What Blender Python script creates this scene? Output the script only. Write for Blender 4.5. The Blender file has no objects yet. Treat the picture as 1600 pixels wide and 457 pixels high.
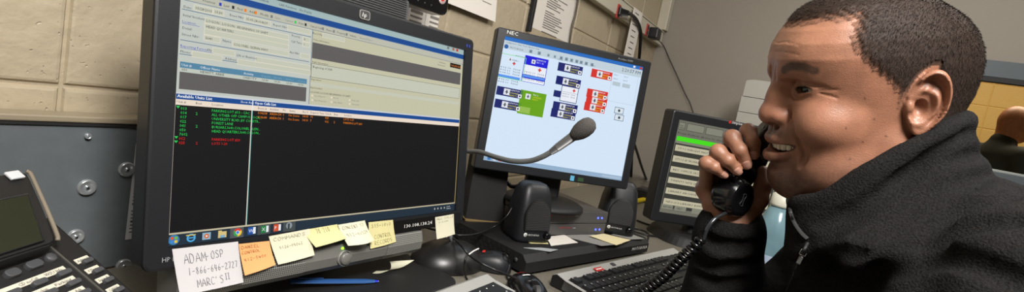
import bpy, bmesh, math, random
import numpy as np
from mathutils import Vector, Matrix
random.seed(7); np.random.seed(7)
scn = bpy.context.scene; COL = scn.collection
R_ = math.radians
# ------------------------------------------------------------------ camera
FPX, YAW, PITCH, ROLL = 800.0, 29.2, 6.2, 11.0
C0 = np.array([0, 0, 1.16])
def _axes():
    y, p, r = R_(YAW), R_(PITCH), R_(ROLL)
    fh = np.array([math.cos(y), math.sin(y), 0]); up = np.array([0, 0, 1.])
    r0 = np.cross(fh, up); F = fh*math.cos(p)-up*math.sin(p); u0 = np.cross(r0, F)
    return F, math.cos(r)*r0+math.sin(r)*u0, -math.sin(r)*r0+math.cos(r)*u0
CF, CR, CU = _axes()
def ray(px, py): return CF+CR*(px-800)/FPX+CU*(228.5-py)/FPX
def on(px, py, n, d):            # where the line of sight meets the plane n.p = d (measuring aid)
    n = np.asarray(n, float); r = ray(px, py); return C0+r*(d-n@C0)/(n@r)
def aX(px, py, x): return on(px, py, (1, 0, 0), x)
def aY(px, py, y): return on(px, py, (0, 1, 0), y)
def aZ(px, py, z): return on(px, py, (0, 0, 1), z)
def aD(px, py, d): return C0+ray(px, py)*d
cd = bpy.data.cameras.new('camera'); cam = bpy.data.objects.new('camera', cd); COL.objects.link(cam)
cd.sensor_width = 36; cd.lens = FPX*36/1600; cd.clip_start = .02; cd.clip_end = 60
cam.matrix_world = Matrix([[CR[i], CU[i], -CF[i], C0[i]] for i in range(3)]+[[0, 0, 0, 1]])
scn.camera = cam
scn.view_settings.view_transform = 'Standard'; scn.view_settings.look = 'None'
scn.view_settings.exposure = 0; scn.view_settings.gamma = 1; scn.view_settings.use_curve_mapping = False
# ------------------------------------------------------------------ materials
def lin(c):
    return tuple(((v/255)/12.92 if v/255 <= .04045 else ((v/255+.055)/1.055)**2.4) for v in c)
MATS = {}
def mat(name, col, rough=.5, metal=0, bump=0, bscale=200, var=0, vscale=8, emis=0, coat=0, spec=.5, trans=0, alpha=1, col2=None, noise='noise', sss=0, sheen=0):
    if name in MATS: return MATS[name]
    m = bpy.data.materials.new(name); m.use_nodes = True; nt = m.node_tree; N = nt.nodes; L = nt.links
    p = N['Principled BSDF']; c = lin(col)
    p.inputs['Base Color'].default_value = (*c, 1); p.inputs['Roughness'].default_value = rough
    p.inputs['Metallic'].default_value = metal; p.inputs['Specular IOR Level'].default_value = spec
    if coat: p.inputs['Coat Weight'].default_value = coat; p.inputs['Coat Roughness'].default_value = .12
    if trans: p.inputs['Transmission Weight'].default_value = trans
    if sheen: p.inputs['Sheen Weight'].default_value = sheen; p.inputs['Sheen Roughness'].default_value = .6
    if sss: p.inputs['Subsurface Weight'].default_value = sss; p.inputs['Subsurface Scale'].default_value = .01
    if emis: p.inputs['Emission Color'].default_value = (*c, 1); p.inputs['Emission Strength'].default_value = emis
    tc = N.new('ShaderNodeTexCoord')
    if var or col2:
        n = N.new('ShaderNodeTexNoise'); n.inputs['Scale'].default_value = vscale; n.inputs['Detail'].default_value = 5
        L.new(tc.outputs['Object'], n.inputs['Vector'])
        mx = N.new('ShaderNodeMix'); mx.data_type = 'RGBA'
        c2 = lin(col2) if col2 else tuple(v*(1-var) for v in c)
        mx.inputs[6].default_value = (*c, 1); mx.inputs[7].default_value = (*c2, 1)
        rp = N.new('ShaderNodeMapRange'); rp.inputs[1].default_value = .35; rp.inputs[2].default_value = .65
        L.new(n.outputs['Fac'], rp.inputs[0]); L.new(rp.outputs[0], mx.inputs[0]); L.new(mx.outputs[2], p.inputs['Base Color'])
    if bump:
        b = N.new('ShaderNodeBump'); b.inputs['Strength'].default_value = min(1, bump); b.inputs['Distance'].default_value = .001*max(1, bump)
        if noise == 'voronoi':
            n = N.new('ShaderNodeTexVoronoi'); o = n.outputs['Distance']
        else:
            n = N.new('ShaderNodeTexNoise'); n.inputs['Detail'].default_value = 4; o = n.outputs['Fac']
        n.inputs['Scale'].default_value = bscale
        L.new(tc.outputs['Object'], n.inputs['Vector']); L.new(o, b.inputs['Height']); L.new(b.outputs['Normal'], p.inputs['Normal'])
    MATS[name] = m; return m
def lcd(r, g, b, k=1.0):         # a lit patch of an LCD panel: emits its own colour
    nm = 'lcd_%d_%d_%d_%d' % (r, g, b, int(k*100))
    if nm in MATS: return MATS[nm]
    m = mat(nm, (r, g, b), .55, emis=k, spec=.08)
    m.node_tree.nodes['Principled BSDF'].inputs['Base Color'].default_value = (.005, .005, .006, 1)
    return m
# ------------------------------------------------------------------ mesh builder
def basis(x=None, z=None):
    x = Vector(x).normalized(); z = Vector(z).normalized(); y = z.cross(x).normalized(); x = y.cross(z)
    return Matrix((x, y, z)).transposed()
_font = {}
def text_geo(s, shear=0.0):
    k = (s, shear)
    if k not in _font:
        cu = bpy.data.curves.new('t', 'FONT'); cu.body = s; cu.size = 1; cu.resolution_u = 1; cu.shear = shear
        o = bpy.data.objects.new('t', cu); COL.objects.link(o)
        dg = bpy.context.evaluated_depsgraph_get(); me = bpy.data.meshes.new_from_object(o.evaluated_get(dg))
        V = [v.co.copy() for v in me.vertices]; Fc = [tuple(p.vertices) for p in me.polygons]
        bpy.data.objects.remove(o); bpy.data.curves.remove(cu); bpy.data.meshes.remove(me)
        w = max((v.x for v in V), default=1)
        _font[k] = (V, Fc, w)
    return _font[k]
class B:
    def __init__(s): s.v = []; s.f = []; s.m = []; s.mats = []; s.sm = []
    def mi(s, m):
        if m not in s.mats: s.mats.append(m)
        return s.mats.index(m)
    def add(s, V, Fc, m, smooth=False):
        o = len(s.v); i = s.mi(m)
        s.v += [tuple(v) for v in V]; s.f += [tuple(a+o for a in f) for f in Fc]; s.m += [i]*len(Fc); s.sm += [smooth]*len(Fc)
    def bm(s, bm, m, T=None, smooth=False):
        bm.verts.index_update()
        V = [(T @ v.co) if T else v.co for v in bm.verts]
        s.add(V, [tuple(v.index for v in f.verts) for f in bm.faces], m, smooth); bm.free()
    def box(s, c, size, m, bev=0, rot=None, seg=2):
        bm = bmesh.new(); bmesh.ops.create_cube(bm, size=1)
        bmesh.ops.scale(bm, vec=size, verts=bm.verts)
        if bev: bmesh.ops.bevel(bm, geom=bm.edges[:], offset=bev, segments=seg, profile=.5, affect='EDGES', clamp_overlap=True)
        T = Matrix.Translation(Vector(c))
        if rot is not None: T = T @ rot.to_4x4()
        s.bm(bm, m, T, smooth=False); return s
    def prism(s, pts, z0, z1, m, T=None, bev=0, taper=1.0, smooth=False):   # polygon in xy, extruded along z
        bm = bmesh.new(); vs = [bm.verts.new((x, y, z0)) for x, y in pts]; f = bm.faces.new(vs)
        r = bmesh.ops.extrude_face_region(bm, geom=[f]); up = [e for e in r['geom'] if isinstance(e, bmesh.types.BMVert)]
        cx = sum(p[0] for p in pts)/len(pts); cy = sum(p[1] for p in pts)/len(pts)
        for v in up: v.co = Vector((cx+(v.co.x-cx)*taper, cy+(v.co.y-cy)*taper, z1))
        if bev:
            ed = [e for e in bm.edges if all(abs(v.co.z-z1) < 1e-6 for v in e.verts)]
            bmesh.ops.bevel(bm, geom=ed, offset=bev, segments=2, profile=.5, affect='EDGES', clamp_overlap=True)
        bmesh.ops.recalc_face_normals(bm, faces=bm.faces)
        s.bm(bm, m, T, smooth); return s
    def lathe(s, prof, m, T=None, seg=32, smooth=True, arc=None):          # profile (r,z) about z
        V = []; Fc = []; n = len(prof)
        for i in range(seg):
            a = 2*math.pi*i/seg
            V += [Vector((r*math.cos(a), r*math.sin(a), z)) for r, z in prof]
        for i in range(seg):
            j = (i+1) % seg
            for k in range(n-1): Fc.append((i*n+k, j*n+k, j*n+k+1, i*n+k+1))
        if T: V = [T @ v for v in V]
        s.add(V, Fc, m, smooth); return s
    def cyl(s, p0, p1, r, m, r1=None, seg=20, smooth=True):
        p0 = Vector(p0); p1 = Vector(p1); d = p1-p0; L = d.length; r1 = r if r1 is None else r1
        T = Matrix.Translation(p0) @ d.to_track_quat('Z', 'Y').to_matrix().to_4x4()
        s.lathe([(0, 0), (r, 0), (r, 0), (r1, L), (r1, L), (0, L)], m, T, seg, smooth); return s
    def tube(s, pts, r, m, seg=8, sub=6, radii=None):
        P = cr(pts, sub) if sub > 1 else [Vector(p) for p in pts]
        n = len(P); V = []; Fc = []; up = Vector((.3, .2, 1)).normalized()
        for i, p in enumerate(P):
            t = (P[min(i+1, n-1)]-P[max(i-1, 0)]).normalized()
            a = t.cross(up); a = a.normalized() if a.length > 1e-4 else t.orthogonal().normalized(); b = t.cross(a); up = a.cross(t)*1
            rr = r if radii is None else np.interp(i/(n-1), np.linspace(0, 1, len(radii)), radii)
            for k in range(seg):
                q = 2*math.pi*k/seg; V.append(p+(a*math.cos(q)+b*math.sin(q))*rr)
        for i in range(n-1):
            for k in range(seg):
                k2 = (k+1) % seg; Fc.append((i*seg+k, i*seg+k2, (i+1)*seg+k2, (i+1)*seg+k))
        Fc.append(tuple(range(seg))[::-1]); Fc.append(tuple((n-1)*seg+k for k in range(seg)))
        s.add(V, Fc, m, True); return s
    def quad(s, a, b, c, d, m): s.add([a, b, c, d], [(0, 1, 2, 3)], m); return s
    def text(s, t, o, ux, uy, h, m, w=None, shear=0, wk=1.0):
        V, Fc, W = text_geo(t, shear); o = Vector(o); ux = Vector(ux).normalized(); uy = Vector(uy).normalized()
        k = h/.7; kx = (w/W) if w else k*wk
        s.add([o+ux*(v.x*kx)+uy*(v.y*k) for v in V], Fc, m); return s
    def obj(s, name, parent=None, origin=None, smooth=None):
        me = bpy.data.meshes.new(name); V = [Vector(v) for v in s.v]
        o = bpy.data.objects.new(name, me)
        if parent is not None:
            iv = parent.get('_inv'); M = MW[parent.name].inverted(); V = [M @ v for v in V]; o.parent = parent; MW[o.name] = MW[parent.name].copy()
        else:
            if origin is None:
                xs = [v.x for v in V]; ys = [v.y for v in V]; zs = [v.z for v in V]
                origin = ((min(xs)+max(xs))/2, (min(ys)+max(ys))/2, min(zs))
            origin = Vector(origin); V = [v-origin for v in V]; o.location = origin; MW[o.name] = Matrix.Translation(origin)
        me.from_pydata([tuple(v) for v in V], [], s.f)
        for m in s.mats: me.materials.append(m)
        me.polygons.foreach_set('material_index', s.m); me.polygons.foreach_set('use_smooth', s.sm); me.update()
        COL.objects.link(o); return o
MW = {}
def cr(pts, sub=6):
    P = [Vector(p) for p in pts]; P = [P[0]*2-P[1]]+P+[P[-1]*2-P[-2]]; out = []
    for i in range(1, len(P)-2):
        a, b, c, d = P[i-1:i+3]
        for k in range(sub):
            t = k/sub; out.append(.5*((2*b)+(c-a)*t+(2*a-5*b+4*c-d)*t*t+(3*b-a-3*c+d)*t**3))
    out.append(P[-2]); return out
def tag(o, label, cat=None, group=None, kind=None):
    if label: o['label'] = label
    if cat: o['category'] = cat
    if group: o['group'] = group
    if kind: o['kind'] = kind
    return o
def thing(name, label, cat, loc, group=None, rot=None):
    o = bpy.data.objects.new(name, None); COL.objects.link(o); o.empty_display_size = .03
    M = Matrix.Translation(Vector(loc))
    if rot is not None: M = M @ rot.to_4x4()
    o.matrix_world = M; MW[o.name] = M.copy(); return tag(o, label, cat, group)
def lbl(o, s): o['label'] = s; return o
def V3(*a): return Vector(a)
def rrect(w, h, r, n=5, cx=0, cy=0):
    out = []
    for sx, sy, a0 in ((1, 1, 0), (-1, 1, 90), (-1, -1, 180), (1, -1, 270)):
        for k in range(n+1):
            a = R_(a0+90*k/n); out.append((cx+sx*(w/2-r)+r*math.cos(a), cy+sy*(h/2-r)+r*math.sin(a)))
    return out
# common materials
M_blk = mat('black_plastic', (25, 27, 31), .42, bump=.12, bscale=900)
M_blk2 = mat('matte_black_plastic', (20, 20, 21), .6, bump=.2, bscale=1200)
M_gloss = mat('glossy_black_plastic', (14, 14, 16), .18)
M_dkgrey = mat('dark_grey_plastic', (62, 62, 63), .45, bump=.1, bscale=900)
M_silver = mat('silver_plastic', (150, 148, 143), .4, metal=.25)
M_steel = mat('steel', (190, 192, 195), .25, metal=1)
M_wht = mat('white_ink', (225, 225, 222), .6)
M_ink = mat('pen_ink', (104, 106, 114), .8)
M_print = mat('black_print', (70, 68, 66), .8)
M_cable = mat('black_cable', (18, 18, 19), .4)
M_red = mat('red_label', (190, 40, 35), .5)
# ================================================================== SETTING
WY, WX, DZ = .90, 3.11, .775
def struct(b, name, **k): o = b.obj(name, **k); o['kind'] = 'structure'; return o
M_block = mat('painted_block', (180, 166, 141), .55, bump=4, bscale=38, var=.10, vscale=5)
_n = M_block.node_tree; _nn = _n.nodes; _b0 = [x for x in _nn if x.type == 'BUMP'][0]
_v = _nn.new('ShaderNodeTexVoronoi'); _v.inputs['Scale'].default_value = 75; _v.inputs['Randomness'].default_value = 1
_tc = [x for x in _nn if x.type == 'TEX_COORD'][0]; _dn = _nn.new('ShaderNodeTexNoise'); _dn.inputs['Scale'].default_value = 55; _dn.inputs['Detail'].default_value = 3; _dm = _nn.new('ShaderNodeVectorMath'); _dm.operation = 'MULTIPLY_ADD'; _dm.inputs[1].default_value = (.035, .035, .022)
_n.links.new(_tc.outputs['Object'], _dn.inputs['Vector']); _n.links.new(_dn.outputs['Color'], _dm.inputs[0]); _n.links.new(_tc.outputs['Object'], _dm.inputs[2]); _n.links.new(_dm.outputs[0], _v.inputs['Vector'])
_mr = _nn.new('ShaderNodeMapRange'); _mr.inputs[1].default_value = .0; _mr.inputs[2].default_value = .14; _n.links.new(_v.outputs['Distance'], _mr.inputs[0])
_b1 = _nn.new('ShaderNodeBump'); _b1.inputs['Strength'].default_value = .75; _b1.inputs['Distance'].default_value = .0016
_n.links.new(_mr.outputs[0], _b1.inputs['Height']); _n.links.new(_b0.outputs['Normal'], _b1.inputs['Normal']); _n.links.new(_b1.outputs['Normal'], _nn['Principled BSDF'].inputs['Normal'])
_b0.inputs['Strength'].default_value = .8
M_gwall = mat('grey_painted_wall', (150, 143, 132), .6, bump=.6, bscale=160, var=.04, vscale=2)
M_yblock = mat('yellow_painted_block', (226, 188, 112), .55, bump=1.5, bscale=60, var=.06, vscale=3)
def block_wall(b, m, P, U, Wd, Nn, u0, u1, v0, v1, uj, vj, bw=.406, bh=.203, g=.0030, dep=.0048):
    # blocks with raised faces and grooved joints; P origin, U across, Wd up, Nn out of the wall
    P, U, Wd, Nn = map(Vector, (P, U, Wd, Nn))
    iu0 = math.floor((u0-uj)/bw); iu1 = math.ceil((u1-uj)/bw); iv0 = math.floor((v0-vj)/bh); iv1 = math.ceil((v1-vj)/bh)
    for i in range(iu0, iu1):
        for j in range(iv0, iv1):
            a, c = max(u0, uj+i*bw), min(u1, uj+(i+1)*bw); d, e = max(v0, vj+j*bh), min(v1, vj+(j+1)*bh)
            if c-a < .001 or e-d < .001: continue
            V = []
            for k, (off, z) in enumerate(((0, -dep), (g*.7, -dep), (g*1.5, -.0008), (g*2.6, 0))):
                V += [P+U*x+Wd*y+Nn*z for x, y in ((a+off, d+off), (c-off, d+off), (c-off, e-off), (a+off, e-off))]
            Fc = []
            for k in range(3):
                for q in range(4): Fc.append((k*4+q, k*4+(q+1) % 4, (k+1)*4+(q+1) % 4, (k+1)*4+q))
            Fc.append((12, 13, 14, 15)); b.add(V, Fc, m)
b = B(); block_wall(b, M_block, (0, WY, 0), (1, 0, 0), (0, 0, 1), (0, -1, 0), -2, WX, 0, 2.63, .309, 1.045-.203*5)
struct(b, 'wall_back')
zt0 = 1.700; zt1 = 1.625; zb = 1.222
b = B()
X0, X1 = WX, WX+.15
b.box(((X0+X1)/2, (-.25+WY)/2, 1.315), (.15, WY+.25, 2.63), M_gwall)
b.box(((X0+X1)/2, (-.25-3)/2, (zb-.02)/2), (.15, 2.75, zb-.02), M_gwall)
b.box(((X0+X1)/2, (-.25-3)/2, (zt0+2.63)/2), (.15, 2.75, 2.63-zt0), M_gwall)
b.box(((X0+X1)/2, (-2.6-3)/2, (zb+zt0)/2), (.15, .4, zt0-zb), M_gwall)
struct(b, 'wall_right')
M_wfr = mat('grey_blue_window_frame', (86, 95, 100), .45)
M_wdk = mat('dark_window_gasket', (30, 30, 30), .6)
b = B()
b.box((WX+.06, -1.45, (zt0+zt1)/2), (.19, 2.42, zt0-zt1), M_wfr, .003); b.box((WX-.02, -1.45, zt1-.011), (.03, 2.3, .022), M_wdk, .002)
b.box((WX+.06, -1.45, zb-.03), (.19, 2.42, .04), M_wfr, .003); b.box((WX-.02, -1.45, zb-.006), (.02, 2.3, .010), mat('bright_sill_edge', (176, 182, 178), .4, metal=.4), .001)
b.box((WX+.06, -.28, (zt1+zb)/2), (.19, .06, zt1-zb), M_wfr, .003); b.box((WX+.06, -2.62, (zt1+zb)/2), (.19, .06, zt1-zb), M_wfr, .003)
struct(b, 'window_1')
b = B(); block_wall(b, M_yblock, (6.2, 0, 0), (0, 1, 0), (0, 0, 1), (-1, 0, 0), -4, 1.5, 0, 2.63, -1.33, .005); struct(b, 'wall_far')
b = B(); b.box((4.7, 1.53, 1.315), (3.0, .06, 2.63), M_yblock); struct(b, 'wall_far_left')
b = B(); b.box((4.7, -4.03, 1.315), (3.0, .06, 2.63), M_yblock); struct(b, 'wall_far_right')
M_floor = mat('speckled_floor_tile', (120, 116, 108), .35, var=.15, vscale=120)
b = B(); b.box((2.1, -1.2, -.03), (8.4, 6, .06), M_floor); struct(b, 'floor')
M_ceil = mat('white_ceiling_tile', (214, 212, 206), .8, bump=1, bscale=120)
b = B(); b.box((2.1, -1.2, 2.66), (8.4, 6, .06), M_ceil); struct(b, 'ceiling')
b = B(); b.box((-2.05, -1.2, 1.315), (.1, 6, 2.63), M_gwall); struct(b, 'wall_left')
b = B(); b.box((.6, -3.05, 1.315), (5.2, .1, 2.63), M_gwall); struct(b, 'wall_front')
# ------------------------------------------------------------------ desk
M_desk = mat('grey_laminate', (118, 113, 102), .38, var=.16, vscale=260)
M_dedge = mat('dark_edge_band', (50, 48, 46), .5)
t = thing('corner_desk', 'grey laminate corner desk top that carries all the monitors and keyboards', 'desk', (1, .5, 0))
b = B(); b.prism([(-.6, .861), (3.09, .861), (3.09, -1.2), (1.35, -1.2), (1.35, -.1), (1.15, .12), (-.6, .12)], DZ-.03, DZ, M_desk); b.obj('desk_top', t)
b = B(); b.tube([(-.6, .12, DZ-.015), (1.15, .12, DZ-.015), (1.35, -.1, DZ-.015), (1.35, -1.2, DZ-.015)], .0148, M_dedge, sub=1); b.obj('edge_band', t)
for x, y, sx, sy in ((-.5, .5, .03, .6), (1.25, .55, .03, .55), (2.95, .4, .03, .6), (2.2, -1.1, 1.3, .03)):
    b = B(); b.box((x, y, (DZ-.03)/2), (sx, sy, DZ-.03), M_dkgrey, .003); b.obj('support_panel', t)
# ------------------------------------------------------------------ steel panel behind the desk
M_panel = mat('blue_grey_steel', (108, 115, 118), .42, metal=.15, var=.10, vscale=45)
PY = .862
t = thing('steel_back_panel', 'blue-grey steel panel with dimpled screws behind the desk at left', 'panel', (.1, PY, DZ))
b = B(); b.box((.02, PY+.012, (DZ+1.0006)/2), (1.30, .022, .9994-DZ), M_panel, .002); b.obj('panel_sheet', t)
b = B(); b.box((.02, PY+.016, 1.0055), (1.30, .04, .009), mat('beige_trim', (150, 138, 116), .5), .002)
b.box((.02, PY+.004, .9985), (1.30, .012, .004), M_wdk); b.obj('top_trim', t)
def screw(px, py, r, hole=False):
    P = Vector(aY(px, py, PY)); T = Matrix.Translation(P+Vector((0, .0, 0))) @ Matrix.Rotation(R_(90), 4, 'X')
    b = B(); b.lathe([(0, .0042), (r*.16, .0042), (r*.2, .0036), (r*.24, .0012), (r*.45, .0022), (r*.8, .0042), (r*.92, .0038), (r, -.0005)], mat('bright_screw_steel', (205, 210, 214), .25, metal=.7), T, 28)
    b.lathe([(0, .0052), (r*.12, .0048), (r*.17, .0040)], M_blk, T, 12); o = b.obj('dimple_screw', t); return o
for px, py, r in ((135.5, 293, .0118), (198, 265, .0115), (193, 416, .0115), (118, 370, .0108), (137, 213, .0042)): screw(px, py, r)
b = B(); p = [Vector(aY(*q, PY-.0006)) for q in ((216, 225), (236, 226), (232, 373), (207, 372))]
M_stk = mat('white_sticker', (205, 207, 208), .5)
x0, z0, z1 = p[0].x-.003, aY(210, 373, PY)[2], aY(216, 225, PY)[2]
b.box((x0+.03, PY-.0004, (z0+z1)/2), (.06, .0006, z1-z0), M_stk)
for i in range(24):
    zz = z1-.01-i*(z1-z0-.016)/24; w = random.uniform(.006, .03)
    if i not in (3, 10, 16): b.box((x0+.004+w/2, PY-.0009, zz), (w, .0004, .0016 if i % 5 else .003), M_print)
lbl(b.obj('specification_sticker', t), 'white printed sticker')
# ------------------------------------------------------------------ raceway, plugs, papers on wall
M_race = mat('ivory_raceway', (196, 190, 172), .4)
t = thing('wall_raceway', 'ivory power raceway with red outlets along the block wall, top centre', 'cable raceway', (2.3, WY, 1.57))
b = B(); b.box((2.3, WY-.02, 1.625), (1.58, .04, .085), M_race, .004); b.box((2.3, WY-.042, 1.662), (1.58, .006, .006), M_race, .001); b.obj('channel', t)
b = B(); b.box((3.075, WY-.03, 2.15), (.06, .058, .96), M_race, .004); b.obj('riser', t)
M_rout = mat('red_outlet', (170, 45, 35), .45)
outs = []
for px, py in ((966, 18), (1011, 47)):
    P = Vector(aY(px, py, WY-.042)); outs.append(P)
    b = B(); b.box(P, (.035, .008, .062), M_rout, .002)
    for dz in (-.015, .015): b.box(P+Vector((0, -.005, dz)), (.018, .004, .018), M_blk, .001)
    lbl(b.obj('outlet', t), 'red outlet')
t = thing('power_plug', 'black plug and thick cord in the left red outlet of the raceway', 'plug', tuple(outs[0]))
b = B(); P = outs[0]+Vector((.0, -.012, 0)); b.cyl(P, P+Vector((.01, -.035, -.003)), .017, M_cable, .013); b.box(P+Vector((0, .0, 0)), (.036, .012, .036), M_cable, .004); b.obj('plug', t)
b = B(); q = [P+Vector((.01, -.035, -.003)), aY(985, 22, WY-.07), aY(995, 32, WY-.07), aY(1001, 50, WY-.065), aY(1000, 75, WY-.06), aY(997, 110, WY-.05), aY(990, 190, WY-.045), aY(985, 300, WY-.04)]
b.tube(q, .0085, M_cable); b.obj('cord', t)
t = thing('power_adapter', 'black cube adapter at the right end of the raceway with thin hanging cord', 'power adapter', tuple(aY(1026, 52, WY-.06)))
P = Vector(aY(1023, 53, WY-.065)); b = B(); b.box(P, (.075, .055, .06), M_blk, .008); b.obj('adapter', t)
b = B(); b.tube([P+Vector((.03, -.01, -.02)), aX(1037, 72, WX-.02), aX(1046, 92, WX-.012), aX(1058, 118, WX-.01), aX(1070, 145, WX-.01), aX(1080, 166, WX-.012), aX(1088, 200, WX-.015), aX(1092, 260, WX-.02)], .0030, mat('grey_cord', (60, 58, 56), .5)); b.obj('cord', t)
M_paper = mat('white_paper', (226, 220, 212), .7, bump=.4, bscale=25)
def wall_paper(name, label, cat, x0, x1, z0, z1, y, lines, cols=1, curl=0.0, rot=0, group=None):
    b = B(); n = 8; V = []; Fc = []
    for j in range(n+1):
        for i in range(2):
            s = j/n; V.append((x0 if i == 0 else x1, y-curl*(1-s)**2, z0+(z1-z0)*s))
    m = len(V); V += [(a[0], a[1]+.0004, a[2]) for a in V]
    for j in range(n): a = j*2; Fc += [(a, a+1, a+3, a+2), (m+a+2, m+a+3, m+a+1, m+a)]
    for j in range(n): a = j*2; Fc += [(a, a+2, m+a+2, m+a), (a+1, m+a+1, m+a+3, a+3)]
    b.add(V, Fc, M_paper)
    for zz, a, c, h in lines:
        s = (zz-z0)/(z1-z0); yy = y-curl*(1-s)**2-.0007; b.box(((a+c)/2, yy, zz), (c-a, .0003, h), mat('grey_print_ink', (128, 122, 116), .8))
    return tag(b.obj(name), label, cat, group)
L = []
for i in range(46):
    zz = 1.76-i*.0083
    if i % 9 != 8: L.append((zz, 1.66, 1.66+random.uniform(.07, .17), .0034))
wall_paper('printed_list', 'white sheet with a long printed column taped on the wall above the right monitor', 'paper', 1.575, 1.915, 1.385, 1.78, WY-.0006, L)
x0, x1 = aY(700, 12, WY-.03)[0]-.15, aY(778, 35, WY-.03)[0]
zc = aY(778, 35, WY-.03)[2]
wall_paper('wall_notice', 'blank-looking white sheet hanging on the wall between the two big monitors', 'paper', x0, x1, zc, zc+.28, WY-.0006, [(zc+.10, x1-.12, x1-.04, .002), (zc+.088, x1-.10, x1-.03, .002), (zc+.045, x1-.08, x1-.03, .002)], curl=.02)
L = []
for i in range(7):
    for a, c in ((.02, .05), (.075, .12), (.15, .185)):
        if random.random() < .75: L.append((1.357-i*.013, .90+a, .90+c, .0045 if i % 2 else .007))
wall_paper('posted_form', 'printed form with dark table cells on the wall behind the upper screen corner', 'paper', .90, 1.086, 1.24, 1.42, WY-.0006, L)
b = B(); b.box((1.035, WY-.0020, 1.33), (.008, .002, .16), M_paper); tag(b.obj('paper_strip'), 'narrow white strip over the printed form behind the upper screen', 'paper')
b = B(); b.box((1.553, WY-.009, 1.60), (.016, .018, .47), M_blk, .003); tag(b.obj('cable_channel'), 'thin black vertical channel on the wall left of the printed list', 'cable cover')
b = B(); b.tube([aY(904, -8, WY-.01), aY(899, 22, WY-.008), aY(893, 45, WY-.008), aY(889, 75, WY-.008), aY(884, 130, WY-.008)], .004, mat('grey_wire', (88, 80, 70), .5)); tag(b.obj('wall_wire'), 'thin grey wire hanging on the wall right of the printed list', 'cable')
b = B(); P = Vector(aY(999, 25, WY-.055)); b.box(P+Vector((-.03, 0, -.13)), (.14, .004, .30), M_paper, 0)
for i in range(9): b.box(P+Vector((-.045+random.uniform(-.01, .01), -.003, -.0+-.028*i)), (.06, .001, .003), M_print)
tag(b.obj('hanging_notice'), 'narrow white printed card hanging from the raceway behind the right monitor', 'paper')
# cable between right monitor and touch monitor
b = B(); b.tube([aY(990, 222, .72), aY(996, 240, .74), aY(1003, 262, .76), aY(1012, 285, .78), aY(1022, 300, .8), aY(1032, 320, .82)], .0075, M_cable); tag(b.obj('wall_cable'), 'black cable curving down the wall between the right monitor and touch monitor', 'cable')
b = B(); b.tube([aZ(960, 318, DZ+.02), aZ(985, 316, DZ+.014), aZ(1003, 313, DZ+.012), aZ(1016, 309, DZ+.03)], .011, mat('yellow_cable', (205, 180, 20), .45)); tag(b.obj('patch_cable'), 'yellow cable lying behind the right desk speaker', 'cable')
b = B(); P = Vector(aZ(1008, 303, DZ+.035)); b.box(P, (.10, .07, .05), M_blk, .008); b.box(P+Vector((-.02, -.037, .01)), (.02, .006, .012), M_steel, .002); tag(b.obj('connector_block'), 'small dark connector box by the yellow cable', 'connector')
# pale appliance behind the touch monitor
M_appl = mat('pale_grey_enamel', (172, 170, 162), .4, bump=.2, bscale=300)
t = thing('pale_cabinet', 'pale grey rounded-top cabinet with two seams, behind the touch monitor', 'cabinet', (2.75, .1, DZ))
a0 = Vector(aX(1149, 185, 2.55)); a1 = Vector(aX(1166, 127, 2.55))
zs1 = aX(1160, 150, 2.55)[2]; zs2 = aX(1160, 175, 2.55)[2]
yl = (a0.y+a1.y)/2; zt = a1.z
def capp(y0, y1, z0, z1, rt, x0=2.55, x1=2.95):
    b = B(); pts = [(y0, z0), (y1, z0)]
    if rt:
        for k in range(7): a = R_(90*k/6); pts.append((y1-.05+.05*math.cos(a), z1-.0+.012*math.sin(a)))
        pts += [(y0+.3, z1+.012)]
        for k in range(5): a = R_(90+90*k/4); pts.append((y0+.02+.02*math.cos(a), z1-.02+.02*math.sin(a)))
    else: pts += [(y1, z1), (y0, z1)]
    T = Matrix(((0, 0, 1, x0), (1, 0, 0, 0), (0, 1, 0, 0), (0, 0, 0, 1)))
    b.prism(pts, 0, x1-x0, M_appl, T); return b
w = .42
capp(yl-w, yl, DZ, zs2-.0015, False).obj('cabinet_body', t); capp(yl-w, yl, zs2+.001, zs1-.0015, False).obj('middle_panel', t)
capp(yl-w, yl-.004, zs1+.001, zt, True).obj('lid', t)
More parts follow.
